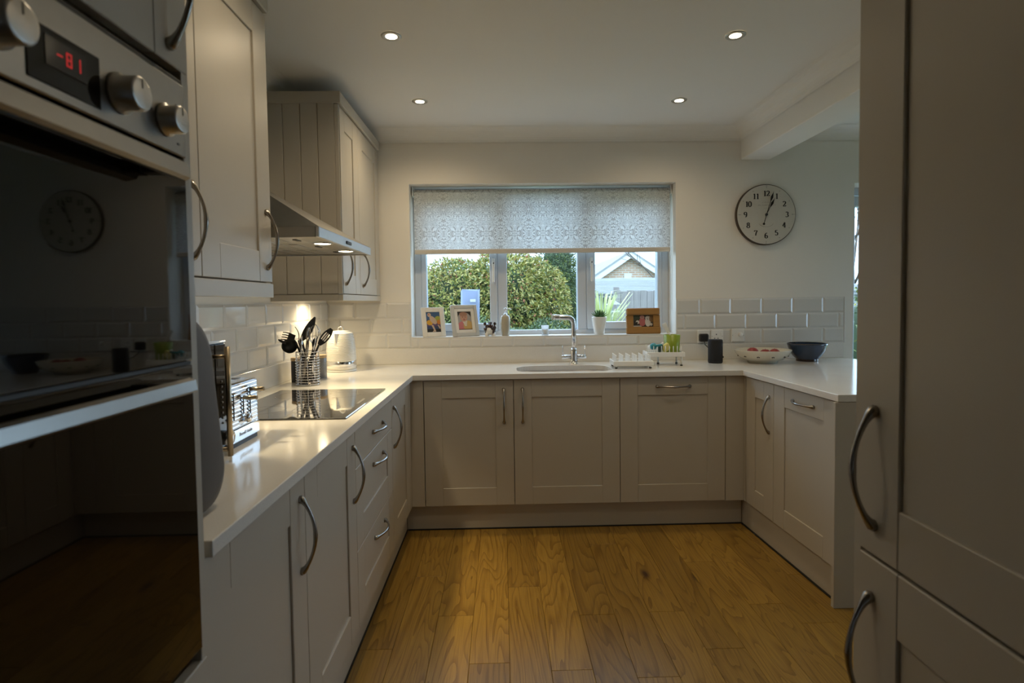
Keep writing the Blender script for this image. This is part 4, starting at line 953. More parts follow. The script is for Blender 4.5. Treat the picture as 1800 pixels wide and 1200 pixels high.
def leaf_shape(L, W, th=.002, curve=.0, n=10):
    mb = MB(); vs = []
    for i in range(n + 1):
        s_ = i / n; w_ = W * max(.12, math.sin(PI * (s_ * .86 + .12))) ** .8; y = curve * math.sin(PI * s_)
        vs += [(-w_, y, s_ * L), (w_, y, s_ * L), (w_, y + th, s_ * L), (-w_, y + th, s_ * L)]
    fs = [(i * 4 + k, i * 4 + (k + 1) % 4, i * 4 + 4 + (k + 1) % 4, i * 4 + 4 + k) for i in range(n) for k in range(4)] + [(0, 3, 2, 1), (n * 4, n * 4 + 1, n * 4 + 2, n * 4 + 3)]
    return mb.add(vs, fs)
utensil('serving_spoon', 'tall pointed black nylon spoon, highest in the utensil basket', 'utensil', (.02, .0, .012), (-.025, .0, .225), M_utensil, [('spoon_bowl', leaf_shape(.132, .021, .003, .012), M_utensil, -8)])
o = bpy.data.objects['serving_spoon']
for ch_ in o.children:
    if ch_.name.startswith('spoon_bowl'): ch_.rotation_quaternion = Matrix.Rotation(R(31), 4, 'Y').to_quaternion()
def slotted(L, W):
    mb = MB(); out = [(W * math.sin(PI * (.08 + .84 * i / 14)) ** .7 * 1, L * i / 14) for i in range(15)]
    strips = [(-1.0, -.62), (-.36, -.14), (.14, .36), (.62, 1.0)]
    for i in range(14):
        (w0, z0_), (w1, z1_) = out[i], out[i + 1]
        seg = strips if 4 <= i <= 9 else [(-1, 1)]
        for a, b in seg: mb.add([(a * w0, 0, z0_), (b * w0, 0, z0_), (b * w1, 0, z1_), (a * w1, 0, z1_), (a * w0, .0025, z0_), (b * w0, .0025, z0_), (b * w1, .0025, z1_), (a * w1, .0025, z1_)], [(0, 1, 2, 3), (7, 6, 5, 4), (0, 3, 7, 4), (1, 5, 6, 2), (0, 4, 5, 1), (3, 2, 6, 7)])
    return mb
utensil('slotted_spoon', 'black slotted spoon leaning out to the right of the utensil basket', 'utensil', (-.03, .01, .012), (.062, -.01, .200), M_utensil, [('spoon_bowl', slotted(.102, .021), M_utensil, 10)])
o = bpy.data.objects['slotted_spoon']
for ch_ in o.children:
    if ch_.name.startswith('spoon_bowl'): ch_.rotation_quaternion = Matrix.Rotation(R(40), 4, 'Y').to_quaternion()
cl = MB().prism([(-.024, 0), (.024, 0), (.028, .034), (-.028, .034)], -.002, .002, 'xz')
for i in range(5): cl.tube([(-.024 + i * .012, 0, .032), (-.024 + i * .012, -.004, .048), (-.024 + i * .012, -.022, .056)], [.0034, .003, .002], 6)
utensil('pasta_server', 'black toothed pasta server leaning left in the utensil basket', 'utensil', (.035, .015, .012), (-.066, .01, .225), M_utensil, [('toothed_head', cl, M_utensil, 60)])
o = bpy.data.objects['pasta_server']
for ch_ in o.children:
    if ch_.name.startswith('toothed'): ch_.rotation_quaternion = Matrix.Rotation(R(-72), 4, 'Y').to_quaternion()
dome = MB().lathe([(0, -.030), (.020, -.027), (.033, -.014), (.038, .004), (.036, .004), (.030, -.012), (.018, -.023), (0, -.026)], (0, 0, 0), 24, cap=False)
utensil('basting_spoon', 'black handled spoon standing at the right of the utensil basket', 'utensil', (-.01, -.035, .012), (.038, -.012, .185), M_utensil, [('spoon_bowl', leaf_shape(.06, .016, .003, .006), M_utensil, 30)], .008)
t2 = utensil('soup_ladle', 'round black ladle hanging over the left rim of the utensil basket', 'utensil', (.03, -.03, .012), (-.040, -.035, .212), M_utensil, [])
o = obj('ladle_bowl', dome, M_utensil, t2, (-.070, -.042, .198), (R(60), R(30), 0))
obj('pouring_lip', MB().ball((-.030, 0, 0), .024, .007, .006, 10), M_utensil, o, (-.012, .0, .004))
wh = []
whm = MB()
for k in range(6):
    a = PI * k / 6; whm.tube([(.030 * math.sin(PI * s_) ** .8 * math.cos(a) * (1 if True else 1), .030 * math.sin(PI * s_) ** .8 * math.sin(a), .105 * math.sin(PI * s_ / 1.0) ** .0 * (s_ if s_ <= 1 else 1)) for s_ in [i / 12 for i in range(13)]], .0011, 5)
    whm.tube([(-.030 * math.sin(PI * s_) ** .8 * math.cos(a), -.030 * math.sin(PI * s_) ** .8 * math.sin(a), .105 * s_) for s_ in [i / 12 for i in range(13)]], .0011, 5)
utensil('balloon_whisk', 'steel balloon whisk standing upright in the utensil basket', 'utensil', (.010, .02, .012), (.026, .02, .200), M_chrome, [('whisk_wires', whm, M_chrome, 0)])
utensil('fish_slice', 'black broad-headed turner behind the other tools in the utensil basket', 'utensil', (.0, .035, .012), (-.052, .030, .222), M_utensil, [('blade', leaf_shape(.070, .030, .003, .008), M_utensil, 12)])
utensil('potato_masher', 'tool with a long grey grip in the middle of the utensil basket', 'utensil', (-.012, -.03, .012), (.014, -.030, .222), M_pewter, [('loop_end', MB().tube([(.021 * math.sin(a), 0, .030 - .034 * math.cos(a)) for a in [2 * PI * i / 20 for i in range(21)]], .0042, 8), M_pewter, 0)], .009)
utensil('kitchen_tongs', 'steel tongs standing at the front of the utensil basket', 'utensil', (-.03, -.04, .012), (-.010, -.045, .205), M_chrome, [('jaw', leaf_shape(.045, .012, .002, .006), M_chrome, 0)], .005)
utensil('palette_knife', 'flat steel palette knife at the right of the utensil basket', 'utensil', (.0, -.02, .012), (.040, -.028, .175), M_utensil, [('blade', MB().box(-.010, .010, -.0008, .0008, 0, .07, .0004), M_chrome, 40)], .007)
# canisters
def canister(x, y, rr, h_, label, mm):
    t = thing('canister', label, 'canister', (x, y, WT))
    obj('jar', MB().lathe([(rr - .002, 0), (rr, .002), (rr, h_ - .004), (rr - .002, h_ - .002)], (0, 0, 0), 36), mm, t)
    obj('lid', MB().lathe([(rr - .001, h_ - .0018), (rr + .001, h_), (rr + .001, h_ + .012), (rr - .002, h_ + .014)], (0, 0, 0), 36), M_lidwood, t)
def node_pattern():
    mt, nt, p = nodes_of('grey_patterned_glaze'); L = nt.links.new
    tc = nt.nodes.new('ShaderNodeTexCoord'); mp = nt.nodes.new('ShaderNodeMapping'); mp.inputs['Scale'].default_value = (230, 230, 170); L(tc.outputs['Object'], mp.inputs[0])
    ck = nt.nodes.new('ShaderNodeTexVoronoi'); ck.inputs['Scale'].default_value = 1; ck.inputs['Randomness'].default_value = .15; L(mp.outputs[0], ck.inputs['Vector'])
    cr = nt.nodes.new('ShaderNodeValToRGB'); cr.color_ramp.elements[0].position = .25; cr.color_ramp.elements[0].color = (.55, .54, .50, 1); cr.color_ramp.elements[1].position = .45; cr.color_ramp.elements[1].color = (.20, .20, .21, 1)
    L(ck.outputs['Distance'], cr.inputs[0]); L(cr.outputs[0], p.inputs['Base Color']); p.inputs['Roughness'].default_value = .3
    return mt
canister(-1.003, 3.118, .042, .112, 'grey patterned canister with wooden lid behind the utensil basket', node_pattern())
canister(-1.058, 2.975, .040, .112, 'charcoal canister with wooden lid against the wall by the basket', M_dkcan)
# toaster
TX0, TX1, TY0, TY1 = -1.075, -.752, 1.574, 1.758
t = thing('toaster', 'polished ribbed four-slot toaster in front of the hob', 'toaster', (0, 0, WT))
def rbox(x0, x1, y0, y1, z0, z1, rr):
    mb = MB(); prof = []
    for cx, cz, a0 in ((y1 - rr, z1 - rr, 0), (y0 + rr, z1 - rr, 90)):
        for i in range(6): a = R(a0 + 18 * i); prof.append((cx + rr * math.cos(a), cz + rr * math.sin(a)))
    prof += [(y0, z0), (y1, z0)]
    return mb.prism(prof, x0, x1, 'yz')
obj('shell', rbox(TX0, TX1 - .006, TY0, TY1, .012, .182, .016), M_chrome, t)
fp = MB(); N = 11; prof = []
for i in range(N * 4 + 1):
    z = .052 + (.176 - .052) * i / (N * 4); prof.append((TX1 - .0035 + (.0013) * math.sin(2 * PI * i / 4 + .3), z))
vs = [(x, y, z) for x, z in prof for y in (TY0 + .004, TY1 - .004)]
fp.add(vs, [(i * 2, i * 2 + 1, i * 2 + 3, i * 2 + 2) for i in range(len(prof) - 1)], 0, True)
obj('ribbed_front', fp, M_chrome, t)
bd_ = obj('lower_band', MB().box(TX1 - .0055, TX1, TY0 + .002, TY1 - .002, .014, .050, .001), M_chrome, t)
obj('foot_strip', MB().box(TX0 + .01, TX1 - .004, TY0 + .008, TY1 - .008, 0, .0118), M_blk, t)
for y in (TY0 + .045, TY1 - .045): obj('bread_slot', MB().box(TX0 + .03, TX1 - .04, y - .016, y + .016, .1815, .1828), M_blk, t)
for y, za, zb in ((TY0 + .022, .078, .155), (TY1 - .058, .075, .160), (TY0 + .082, .088, .138)): obj('lever_slot', MB().box(TX1 - .002, TX1 + .0006, y - .003, y + .003, za, zb, .001), M_blk, t)
for y, z in ((TY0 + .080, .134), (TY1 - .055, .152)):
    obj('lever', MB().tube([(TX1 + .001, y, z), (TX1 + .040, y, z)], .0062, 14), M_gold, t)
kb = obj('dial', MB().lathe([(.013, TX1 - .001), (.013, TX1 + .010), (.011, TX1 + .012), (0, TX1 + .012)], (0, TY0 + .098, .072), 20, axis='x'), M_chrome, t)
def text(body, size, loc, rot, m_, parent, name, ext=.0002):
    cu = bpy.data.curves.new(name, 'FONT'); cu.body = body; cu.size = size; cu.extrude = ext; cu.align_x = 'CENTER'; cu.align_y = 'CENTER'; cu.resolution_u = 3
    tmp = bpy.data.objects.new('tmp_text', cu); COL.objects.link(tmp); bpy.context.view_layer.update()
    me = bpy.data.meshes.new_from_object(tmp.evaluated_get(bpy.context.evaluated_depsgraph_get())); bpy.data.objects.remove(tmp, do_unlink=True)
    me.materials.clear(); me.materials.append(m_)
    o = bpy.data.objects.new(name, me); COL.objects.link(o); o.parent = parent; o.location = loc; o.rotation_euler = rot
    return o
text('Russell Hobbs', .0145, (TX1 + .0003, (TY0 + TY1) / 2, .032), (R(90), 0, R(90)), mat('grey_lettering', (.22, .22, .23), .5, var=(20, .05)), bd_, 'lettering')
# microwave
MX, MY0, MY1 = -.755, 1.178, 1.566
t = thing('microwave', 'black microwave with a tall vertical bar handle behind the oven tower', 'microwave', (0, 0, WT))
obj('body', MB().box(-1.10, MX - .022, MY0, MY1, .014, .302, .004), M_blk, t)
dr = obj('door', MB().box(MX - .0215, MX, MY0, 1.506, .018, .300, .003), M_blkglass, t)
cpn = obj('control_panel', MB().box(MX - .0215, MX, 1.5075, MY1, .018, .300, .003), M_blkglass, t)
obj('top_trim', MB().box(MX - .021, MX + .001, MY0, MY1, .3005, .3055, .001), M_chrome, t)
obj('knob', MB().lathe([(.020, MX + .0003), (.020, MX + .022), (.018, MX + .024), (0, MX + .024)], (0, 1.537, .045), 28, axis='x'), M_chrome, cpn)
for i in range(9): obj('button', MB().lathe([(.0032, MX), (.0032, MX + .002), (0, MX + .002)], (0, 1.537, .085 + i * .014), 8, axis='x'), M_markings, cpn)
obj('display', MB().box(MX, MX + .0006, 1.518, 1.556, .240, .268), M_dispwin, cpn)
h = obj('door_handle', MB().tube([(MX + .050, 1.470, .013), (MX + .050, 1.470, .296)], .0071, 16), M_gold, dr)
for z in (.030, .270):
    obj('handle_post', MB().tube([(MX + .0005, 1.470, z), (MX + .046, 1.468, z)], .0052, 12), M_gold, h)
    obj('post_collar', MB().lathe([(.010, MX + .0004), (.010, MX + .008)], (0, 1.470, z), 14, axis='x'), M_blk, h)
for x in (-1.07, MX - .05):
    for y in (MY0 + .03, MY1 - .03): obj('foot', MB().lathe([(.012, 0), (.013, .0135)], (x, y, 0), 14), M_rub, t)
# gunmetal rounded appliance
t = thing('countertop_appliance', 'slim rounded gunmetal appliance on the worktop against the oven tower', 'appliance', (0, 0, WT))
def rounded_yz(y0, y1, z0, z1, rt, rb_, taper):
    pts = []
    for (cy, cz, a0, q) in ((y1 - rt - taper, z1 - rt, 90, rt), (y1 - rb_, z0 + rb_, 0, rb_)):
        for i in range(10): a = R(a0 - 10 * i); pts.append((cy + q * math.cos(a), cz + q * math.sin(a)))
    pts += [(y0, z0), (y0, z1)]
    return pts
def slab(x0, x1, inset, mm, nm, parent):
    a = rounded_yz(.980, 1.166,   .004, .390, .105, .070, .034); cy, cz = 1.03, .19
    mb = MB(); n = len(a); vs = []
    for x, k in ((x0, 1), (x1 - inset, 1), (x1 - inset * .3, 1 - .35 * inset / .1), (x1, 1 - inset / .1)): vs += [(x, cy + (y - cy) * k, cz + (z - cz) * k) for y, z in a]
    fs = [(i * n + k, i * n + (k + 1) % n, (i + 1) * n + (k + 1) % n, (i + 1) * n + k) for i in range(3) for k in range(n)] + [tuple(range(n))[::-1], tuple(3 * n + k for k in range(n))]
    mb.add(vs, fs, 0, True); return obj(nm, mb, mm, parent)
slab(-.605, -.566, .012, M_gun, 'front_shell', t)
slab(-.860, -.6055, .001, M_blk, 'body', t)
for y in (1.0, 1.08): obj('foot', MB().lathe([(.010, 0), (.011, .0045)], (-.70, y, 0), 10), M_rub, t)

# ================================================================== CLOCK
CX, CZ, CR = 1.753, 1.854, .199
t = thing('wall_clock', 'large round cream wall clock with black numerals on the back wall', 'clock', (CX, YW, CZ))
obj('case', MB().lathe([(CR, -.0008), (CR, -.024), (CR - .003, -.028), (CR - .006, -.028)], (0, 0, 0), 72, axis='y'), M_clockrim, t)
fc_ = obj('face', MB().lathe([(0, -.0286), (CR - .0055, -.0286)], (0, 0, 0), 72, axis='y'), M_clockface, t)
def stroke(mb, pts, tmin, tmax, y):
    """pen stroke, thick where it runs upright and thin where it runs across"""
    L_ = []; Rr = []
    for i, (a, b) in enumerate(pts):
        p, q = pts[max(0, i - 1)], pts[min(len(pts) - 1, i + 1)]; dx, dz = q[0] - p[0], q[1] - p[1]; l = math.hypot(dx, dz) or 1
        w_ = (tmin + (tmax - tmin) * abs(dz / l) ** 1.5) / 2; nx, nz = -dz / l, dx / l
        L_.append((a + nx * w_, y, b + nz * w_)); Rr.append((a - nx * w_, y, b - nz * w_))
    n = len(pts); mb.add(L_ + Rr, [(i, i + 1, n + i + 1, n + i) for i in range(n - 1)])
def arc(cx, cz, rx, rz, a0, a1, n=10): return [(cx + rx * math.cos(R(a0 + (a1 - a0) * i / n)), cz + rz * math.sin(R(a0 + (a1 - a0) * i / n))) for i in range(n + 1)]
GL = {'1': [[(.18, .82), (.32, .98)], [(.34, 0), (.34, 1)], [(.14, .02), (.54, .02)]],
      '2': [arc(.3, .72, .24, .26, 165, -35) + [(.36, .36), (.06, .04)], [(.05, .05), (.56, .05)], [(.56, .05), (.58, .2)]],
      '3': [arc(.28, .74, .22, .24, 150, -80), arc(.28, .26, .27, .25, 80, -150)],
      '4': [[(.42, 0), (.42, 1)], [(.42, 1), (.02, .3)], [(.0, .28), (.62, .28)], [(.26, .02), (.58, .02)]],
      '5': [[(.12, .97), (.52, .97)], [(.12, .97), (.10, .52)], arc(.28, .30, .26, .29, 130, -150)],
      '6': [arc(.32, .28, .24, .27, 0, 360, 18), [(.08, .28)] + arc(.42, .50, .34, .48, 165, 75)],
      '7': [[(.05, .95), (.58, .95)], [(.05, .95), (.06, .76)], [(.58, .95), (.36, .5), (.26, 0)]],
      '8': [arc(.3, .75, .20, .23, 0, 360, 18), arc(.3, .26, .25, .26, 0, 360, 18)],
      '9': [arc(.28, .72, .24, .27, 0, 360, 18), [(.52, .72)] + arc(.18, .50, .34, .48, 15, -75)],
      '0': [arc(.3, .5, .26, .5, 0, 360, 22)]}
for k in range(1, 13):
    a = R(90 - 30 * k); s = str(k); H = .034; wd = .62 * H; rr = .138
    mb = MB(); off = -len(s) * wd / 2
    for j, chx in enumerate(s):
        for st_ in GL[chx]: stroke(mb, [(off + j * wd + p * H, q * H - H / 2) for p, q in st_], .10 * H, .25 * H, 0)
    obj('numeral', mb, M_ink, fc_, (rr * math.cos(a), -.0292, rr * math.sin(a)), fix=False)
    mb = MB().disc((0, 0, 0), .0022, 'y', 10); obj('minute_dot', mb, M_ink, fc_, (.176 * math.cos(a), -.0292, .176 * math.sin(a)), fix=False)
orn = MB()
for s in (-1, 1): stroke(orn, [(s * .166, .0), (s * .192, .0)], .002, .002, 0)
for s in (-1, 1): orn.disc((0, 0, s * .187), .006, 'y', 10, 0, .0025)
stroke(orn, arc(0, -.045, .052, .036, 205, 335, 16), .0014, .0022, 0)
obj('ornament', orn, M_inkpale, fc_, (0, -.0291, 0), fix=False)
sc = MB(); rnd = random.Random(3)
def scribble(x0, x1, z, h_):
    x = x0
    while x < x1:
        wd = rnd.uniform(.004, .007); stroke(sc, [(x, z), (x + wd * .3, z + h_ * rnd.uniform(.5, 1)), (x + wd * .6, z), (x + wd, z + h_ * .35)], .0004, .0012, 0); x += wd + (.004 if rnd.random() < .2 else .0005)
scribble(-.028, .022, .079, .006); scribble(-.055, .058, .058, .010); scribble(-.016, .016, .040, .006)
obj('faded_script', sc, M_inkpale, fc_, (0, -.0291, 0), fix=False)
def hand(nm, ang, L, spade, y):
    mb = MB(); mb.box(-.0016, .0016, 0, .0012, -.012, L * .72); z = L * spade
    mb.prism([(-.0018, z - .028), (-.0085, z), (-.0012, z + .030), (0, L), (.0012, z + .030), (.0085, z), (.0018, z - .028)], 0, .0012, 'xz')
    return obj(nm, mb, M_ink, t, (0, y, 0), (0, R(ang), 0))
hand('minute_hand', 17.5, .160, .74, -.0335); hand('hour_hand', 27.5, .126, .66, -.0315)
mb = MB().box(-.0018, .0018, 0, .0014, -.062, 0); mb.disc((0, 0, -.064), .0075, 'y', 18); mb.disc((0, .0014, -.064), .0075, 'y', 18); obj('counterweight', mb, M_ink, t, (0, -.0352, 0), (0, R(16), 0))
obj('centre_boss', MB().lathe([(.008, -.0288), (.008, -.037), (0, -.038)], (0, 0, 0), 18, axis='y'), M_ink, t)

# ================================================================== GARDEN
GZ = -.25
lawn = MB().add([(-30, YW + .35, GZ), (30, YW + .35, GZ), (30, 60, GZ - 1.2), (-30, 60, GZ - 1.2), (XR_ROOM + .3, YW + .35, GZ), (30, -20, GZ), (XR_ROOM + .3, -20, GZ)], [(0, 1, 2, 3), (4, 6, 5, 1)])
go = obj('garden_ground', lawn, M_lawn); go['kind'] = 'structure'
def leaf_cloud(name, parent, shape, count, L, W, mats_w, seed, droop=.3):
    """thousands of single leaf blades scattered through the outer skin of a bumpy mound; shape(rnd)->(point, outward normal)"""
    rn = random.Random(seed); V = []; F = []; MI = []
    ws = [w_ for _, w_ in mats_w]
    for i in range(count):
        p, nn = shape(rn)
        d = Vector((rn.gauss(0, 1), rn.gauss(0, 1), rn.gauss(0, 1) - droop)); d = (d.normalized() + nn * .9); d.normalize()
        sd = d.cross(Vector((rn.gauss(0, 1), rn.gauss(0, 1), rn.gauss(0, 1)))); sd.normalize()
        l = L * rn.uniform(.6, 1.25); w_ = W * rn.uniform(.7, 1.2); up = d.cross(sd) * l * .12
        o = len(V); V += [p, p + d * l * .5 + sd * w_ + up, p + d * l, p + d * l * .5 - sd * w_ + up]; F.append((o, o + 1, o + 2)); F.append((o, o + 2, o + 3))
        mi = rn.choices(range(len(ws)), ws)[0]; MI += [mi, mi]
    me = bpy.data.meshes.new(name); me.from_pydata([tuple(v) for v in V], [], F)
    for q, _ in mats_w: me.materials.append(q)
    me.polygons.foreach_set('material_index', MI); me.update()
    o = bpy.data.objects.new(name, me); COL.objects.link(o); o.parent = parent; o['kind'] = 'stuff'
    return o
def blob_shape(lobes, skin=.28):
    tot = [a[3] * a[5] for a in lobes]
    def fn(rn):
        while True:
            cx, cy, cz, rx, ry, rz = rn.choices(lobes, tot)[0]
            n_ = Vector((rn.gauss(0, 1), rn.gauss(0, 1), rn.gauss(0, 1))).normalized()
            if n_.y > .55: continue
            q = 1 - skin * rn.random() ** 1.6
            k = 1 + .16 * mnoise.noise(Vector((n_.x * 2 + cx, n_.y * 2 + cy, n_.z * 2 + cz)))
            p = Vector((cx + rx * n_.x * q * k, cy + ry * n_.y * q * k, cz + rz * n_.z * q * k))
            if any(((p.x - a) / rx2) ** 2 + ((p.y - b) / ry2) ** 2 + ((p.z - c2) / rz2) ** 2 < .45 for a, b, c2, rx2, ry2, rz2 in lobes if (a, b, c2) != (cx, cy, cz)): continue
            return p, n_
    return fn
def bush(name, label, cat, lobes, count, L, W, mw, seed, trunk=None, core=.72):
    t = thing(name, label, cat, (0, 0, 0))
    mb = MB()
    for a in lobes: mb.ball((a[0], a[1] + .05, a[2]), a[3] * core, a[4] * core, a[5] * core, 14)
    obj('shade_core', mb, M_hcore, t)['kind'] = 'stuff'  # solid dark blobs added inside the bush to block light, not real growth
    leaf_cloud('foliage', t, blob_shape(lobes), count, L, W, mw, seed)
    tr = MB()
    for pth, q in (trunk or [([(lobes[0][0], lobes[0][1], GZ - .1), (lobes[0][0], lobes[0][1], lobes[0][2])], .06)]): tr.tube(pth, [q * (1 - .5 * i / max(1, len(pth) - 1)) for i in range(len(pth))], 8)
    obj('trunk', tr, M_bark, t)
    return t
Y1 = 7.6
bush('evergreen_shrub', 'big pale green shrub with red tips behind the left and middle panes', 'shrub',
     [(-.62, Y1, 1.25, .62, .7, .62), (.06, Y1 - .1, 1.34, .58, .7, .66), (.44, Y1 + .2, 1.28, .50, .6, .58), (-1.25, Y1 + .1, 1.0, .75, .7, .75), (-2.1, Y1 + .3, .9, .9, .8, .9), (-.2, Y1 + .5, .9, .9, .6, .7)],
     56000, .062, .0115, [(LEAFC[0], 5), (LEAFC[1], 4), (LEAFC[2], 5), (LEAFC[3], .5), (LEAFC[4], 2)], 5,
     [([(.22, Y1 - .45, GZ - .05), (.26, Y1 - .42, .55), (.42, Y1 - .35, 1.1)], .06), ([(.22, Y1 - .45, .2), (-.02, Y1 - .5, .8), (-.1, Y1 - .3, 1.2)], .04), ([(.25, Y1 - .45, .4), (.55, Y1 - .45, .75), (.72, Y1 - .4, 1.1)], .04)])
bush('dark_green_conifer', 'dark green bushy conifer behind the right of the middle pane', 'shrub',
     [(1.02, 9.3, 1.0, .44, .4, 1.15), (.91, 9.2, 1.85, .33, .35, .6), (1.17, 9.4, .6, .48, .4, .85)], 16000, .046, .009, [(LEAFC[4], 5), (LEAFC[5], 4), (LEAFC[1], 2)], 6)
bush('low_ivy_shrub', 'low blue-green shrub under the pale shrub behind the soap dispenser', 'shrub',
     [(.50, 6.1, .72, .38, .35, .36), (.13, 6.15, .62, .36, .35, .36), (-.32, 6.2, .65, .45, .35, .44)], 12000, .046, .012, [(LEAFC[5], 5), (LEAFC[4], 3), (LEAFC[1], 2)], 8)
bush('orange_leaved_shrub', 'tiny orange-leaved shrub behind the soap dispenser', 'shrub', [(.135, 5.65, .93, .055, .055, .055)], 90, .05, .013, [(LEAFC[6], 3), (LEAFC[3], 1)], 9)
def grass_tuft(label, x, y, z, n_, H, spread, mats_, seed):
    t = thing('ornamental_grass', label, 'grass', (x, y, z)); rn = random.Random(seed)
    o = None; V = []; F = []
    for i in range(n_):
        a = rn.uniform(0, 2 * PI); h_ = H * rn.uniform(.6, 1.1); s = spread * rn.uniform(.2, 1.1); wd = .011 * rn.uniform(.7, 1.3)
        pts = [Vector((math.cos(a) * s * q ** 1.8, math.sin(a) * s * q ** 1.8, h_ * (q - .42 * q ** 3))) for q in (0, .25, .5, .75, 1)]
        sd = Vector((-math.sin(a + .6), math.cos(a + .6), 0)); o_ = len(V)
        for j, p in enumerate(pts): w_ = wd * (1 - .9 * (j / 4) ** 2); V += [p - sd * w_, p + sd * w_]
        F += [(o_ + 2 * j, o_ + 2 * j + 1, o_ + 2 * j + 3, o_ + 2 * j + 2) for j in range(4)]
    b = obj('blades', MB().add(V, F), mats_, t, fix=False); b['kind'] = 'stuff'
    return t
grass_tuft('tall straw-green grass clump behind the potted succulent', 1.10, 6.25, .35, 240, 1.70, .54, LEAFC[7], 3)
# far garden beyond the patio door
bush('garden_hedge', 'green hedge seen through the patio door strip at the right', 'hedge', [(5.7, 9.2, .45, 1.5, .8, 1.0), (7.6, 9.6, .5, 1.6, .8, 1.0)], 5200, .08, .02, [(LEAFC[1], 3), (LEAFC[4], 4), (LEAFC[0], 1)], 12)
def bare_tree(label, x, y, z, H, seed, spread=.6):
    t = thing('bare_tree', label, 'tree', (x, y, z)); rn = random.Random(seed); mb = MB(); tw = MB()
    mb.tube([(0, 0, 0), (.03, 0, H * .3), (-.02, .02, H * .6), (.02, 0, H)], [.07, .055, .035, .01], 8)
    def br(p, d, l, q, lv):
        e = p + d * l; mid_ = (p + e) / 2 + Vector((rn.uniform(-.05, .05) * l, rn.uniform(-.05, .05) * l, .03 * l))
        (mb if lv < 2 else tw).tube([p, mid_, e], [q, q * .8, q * .55], 5)
        if lv < 3:
            for i in range(5): 
                dd = (d + Vector((rn.uniform(-.8, .8), rn.uniform(-.8, .8), rn.uniform(-.25, .7)))).normalized(); br(p + d * l * rn.uniform(.35, 1), dd, l * rn.uniform(.45, .65), q * .55, lv + 1)
    for i in range(9):
        a = i * 2.4; br(Vector((0, 0, H * (.25 + .07 * i))), Vector((math.cos(a) * spread, math.sin(a) * spread, .7)).normalized(), H * .38, .03, 1)
    obj('trunk', mb, M_bark, t); o = obj('twigs', tw, M_bark, t, fix=False); o['kind'] = 'stuff'
    return t
bare_tree('pale bare tree beyond the brick gable, behind the right pane', 5.0, 15.5, -.6, 4.6, 4)
bare_tree('bare tree above the hedge through the patio door strip', 8.0, 12.8, -.5, 5.2, 11)
# fence, lean-to roof, gabled house
t = thing('garden_fence', 'weathered grey board fence across the garden behind the right pane', 'fence', (0, 0, 0)); FY = 10.5
rn = random.Random(2); fx = 2.09; 
while fx < 5.6:
    obj('fence_board', MB().box(fx, fx + .118, FY - .01 + rn.uniform(-.004, .004), FY + .012, -.55, 1.485 + rn.uniform(-.015, .01), .004), M_fence, t); fx += .122
for x in (2.09, 3.6, 5.3): obj('fence_post', MB().box(x, x + .1, FY + .013, FY + .11, -.6, 1.55, .006), M_fence, t)
for z in (.1, 1.3): obj('fence_rail', MB().box(2.09, 5.6, FY + .013, FY + .06, z, z + .08), M_fence, t)
t = thing('outbuilding', 'low outbuilding with a grey tiled roof behind the fence', 'outbuilding', (0, 0, 0))
obj('wall', MB().box(1.98, 7.2, 11.3, 13.4, -.8, 1.42), M_barge, t)
rf = obj('roof', MB().prism([(11.0, 1.42), (12.7, 1.73), (13.6, 1.5), (13.6, 1.4), (11.0, 1.36)], 1.6, 7.4, 'yz'), M_rooftile, t)
for i in range(11):
    y = 11.0 + i * .155; z = 1.425 + i * .155 * (.31 / 1.7)
    obj('tile_course', MB().prism([(y - .02, z - .004), (y - .02, z + .026), (y + .15, z + .040), (y + .15, z + .014)], 1.58, 7.42, 'yz'), M_rooftile, rf)
obj('ridge', MB().tube([(1.58, 12.72, 1.73), (7.42, 12.72, 1.73)], .07, 8, smooth=False), M_rooftile, rf)
t = thing('gabled_house', 'buff brick house gable with white bargeboards behind the right pane', 'house', (0, 0, 0)); HY = 20.0; ax, az = 4.53, 2.95
obj('gable_wall', MB().prism([(ax - 2.4, -1.2), (ax + 2.4, -1.2), (ax + 2.4, az - 1.62), (ax, az - .04), (ax - 2.4, az - 1.62)], HY, HY + .3, 'xz'), M_brick, t)
for s in (-1, 1):
    obj('bargeboard', MB().prism([(ax, az + .02), (ax + s * 2.75, az - 1.80), (ax + s * 2.75, az - 2.0), (ax, az - .17)], HY - .25, HY - .2, 'xz'), M_barge, t)
    obj('roof_slope', MB().prism([(ax, az + .10), (ax + s * 2.8, az - 1.75), (ax + s * 2.8, az - 1.83), (ax, az + .02)], HY - .26, HY + 8, 'xz'), M_rooftile, t)
obj('gable_vent', MB().box(ax - .20, ax + .06, HY - .03, HY, az - .98, az - .70, .01), M_barge, t)
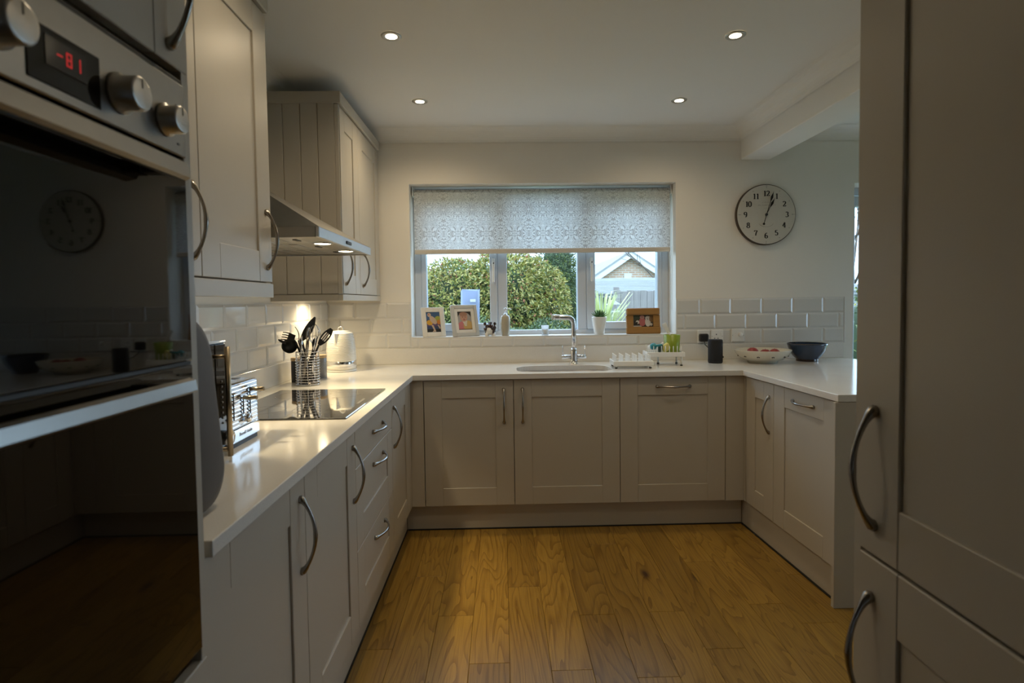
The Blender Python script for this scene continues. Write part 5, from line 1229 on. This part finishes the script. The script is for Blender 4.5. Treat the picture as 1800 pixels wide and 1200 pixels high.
# bird table
t = thing('bird_table', 'small white bird table on a post in front of the fence', 'bird table', (1.70, 8.6, GZ - .2))
obj('post', MB().box(-.022, .022, -.022, .022, 0, 1.575, .004), M_barge, t); obj('tray', MB().box(-.085, .085, -.08, .08, 1.576, 1.592, .003), M_barge, t)
for x in (-.065, .065): obj('upright', MB().box(x - .010, x + .010, -.010, .010, 1.593, 1.69, .002), M_barge, t)
obj('roof', MB().prism([(-.10, 1.691), (.10, 1.691), (0, 1.755)], -.085, .085, 'xz'), M_barge, t)
# covered post
t = thing('covered_garden_post', 'slim pale blue-grey fabric cover standing outside behind the baby photo frame', 'garden cover', (-.285, 5.2, GZ - .02))
mb = MB(); n = 20
prof = [(.085, 0), (.095, .2), (.088, .9), (.082, 1.3), (.084, 1.55), (.086, 1.68)]
vs = []; 
for i, (q, z) in enumerate(prof):
    for k in range(n):
        a = 2 * PI * k / n; w_ = q * (1 + .05 * math.cos(5 * a + i)); vs.append((w_ * 1.0 * math.copysign(abs(math.cos(a)) ** .6, math.cos(a)), w_ * .6 * math.copysign(abs(math.sin(a)) ** .6, math.sin(a)), z + (.012 * math.cos(3 * a) if i == 5 else 0)))
fs = [(i * n + k, i * n + (k + 1) % n, (i + 1) * n + (k + 1) % n, (i + 1) * n + k) for i in range(5) for k in range(n)] + [tuple(range(n))[::-1], tuple(5 * n + k for k in range(n))]
obj('cover', mb.add(vs, fs, 0, True), M_cover, t)
obj('label_patch', MB().box(.002, .052, -.0575, -.054, 1.575, 1.60, .001), M_barge, t)

# ================================================================== repeats share a group phrase
GROUPS = {'downlight': 'recessed ceiling downlights', 'cabinet_light': 'lamps under the wall cabinets', 'base_cabinet': 'shaker base cabinets', 'wall_cabinet': 'shaker wall cabinets',
          'plinth': 'plinth boards', 'plinth_seal': 'plinth seal strips', 'corner_post': 'corner filler posts', 'upstand': 'worktop upstands', 'photo_frame': 'photo frames on the window sill',
          'wall_socket': 'wall sockets above the worktop', 'canister': 'canisters behind the utensil basket', 'bare_tree': 'bare garden trees'}
for o in bpy.data.objects:
    if o.parent is None and 'label' in o:
        b = o.name.split('.')[0]
        if b in GROUPS: o['group'] = GROUPS[b]
        elif o.get('category') == 'utensil': o['group'] = 'cooking tools in the wire basket'
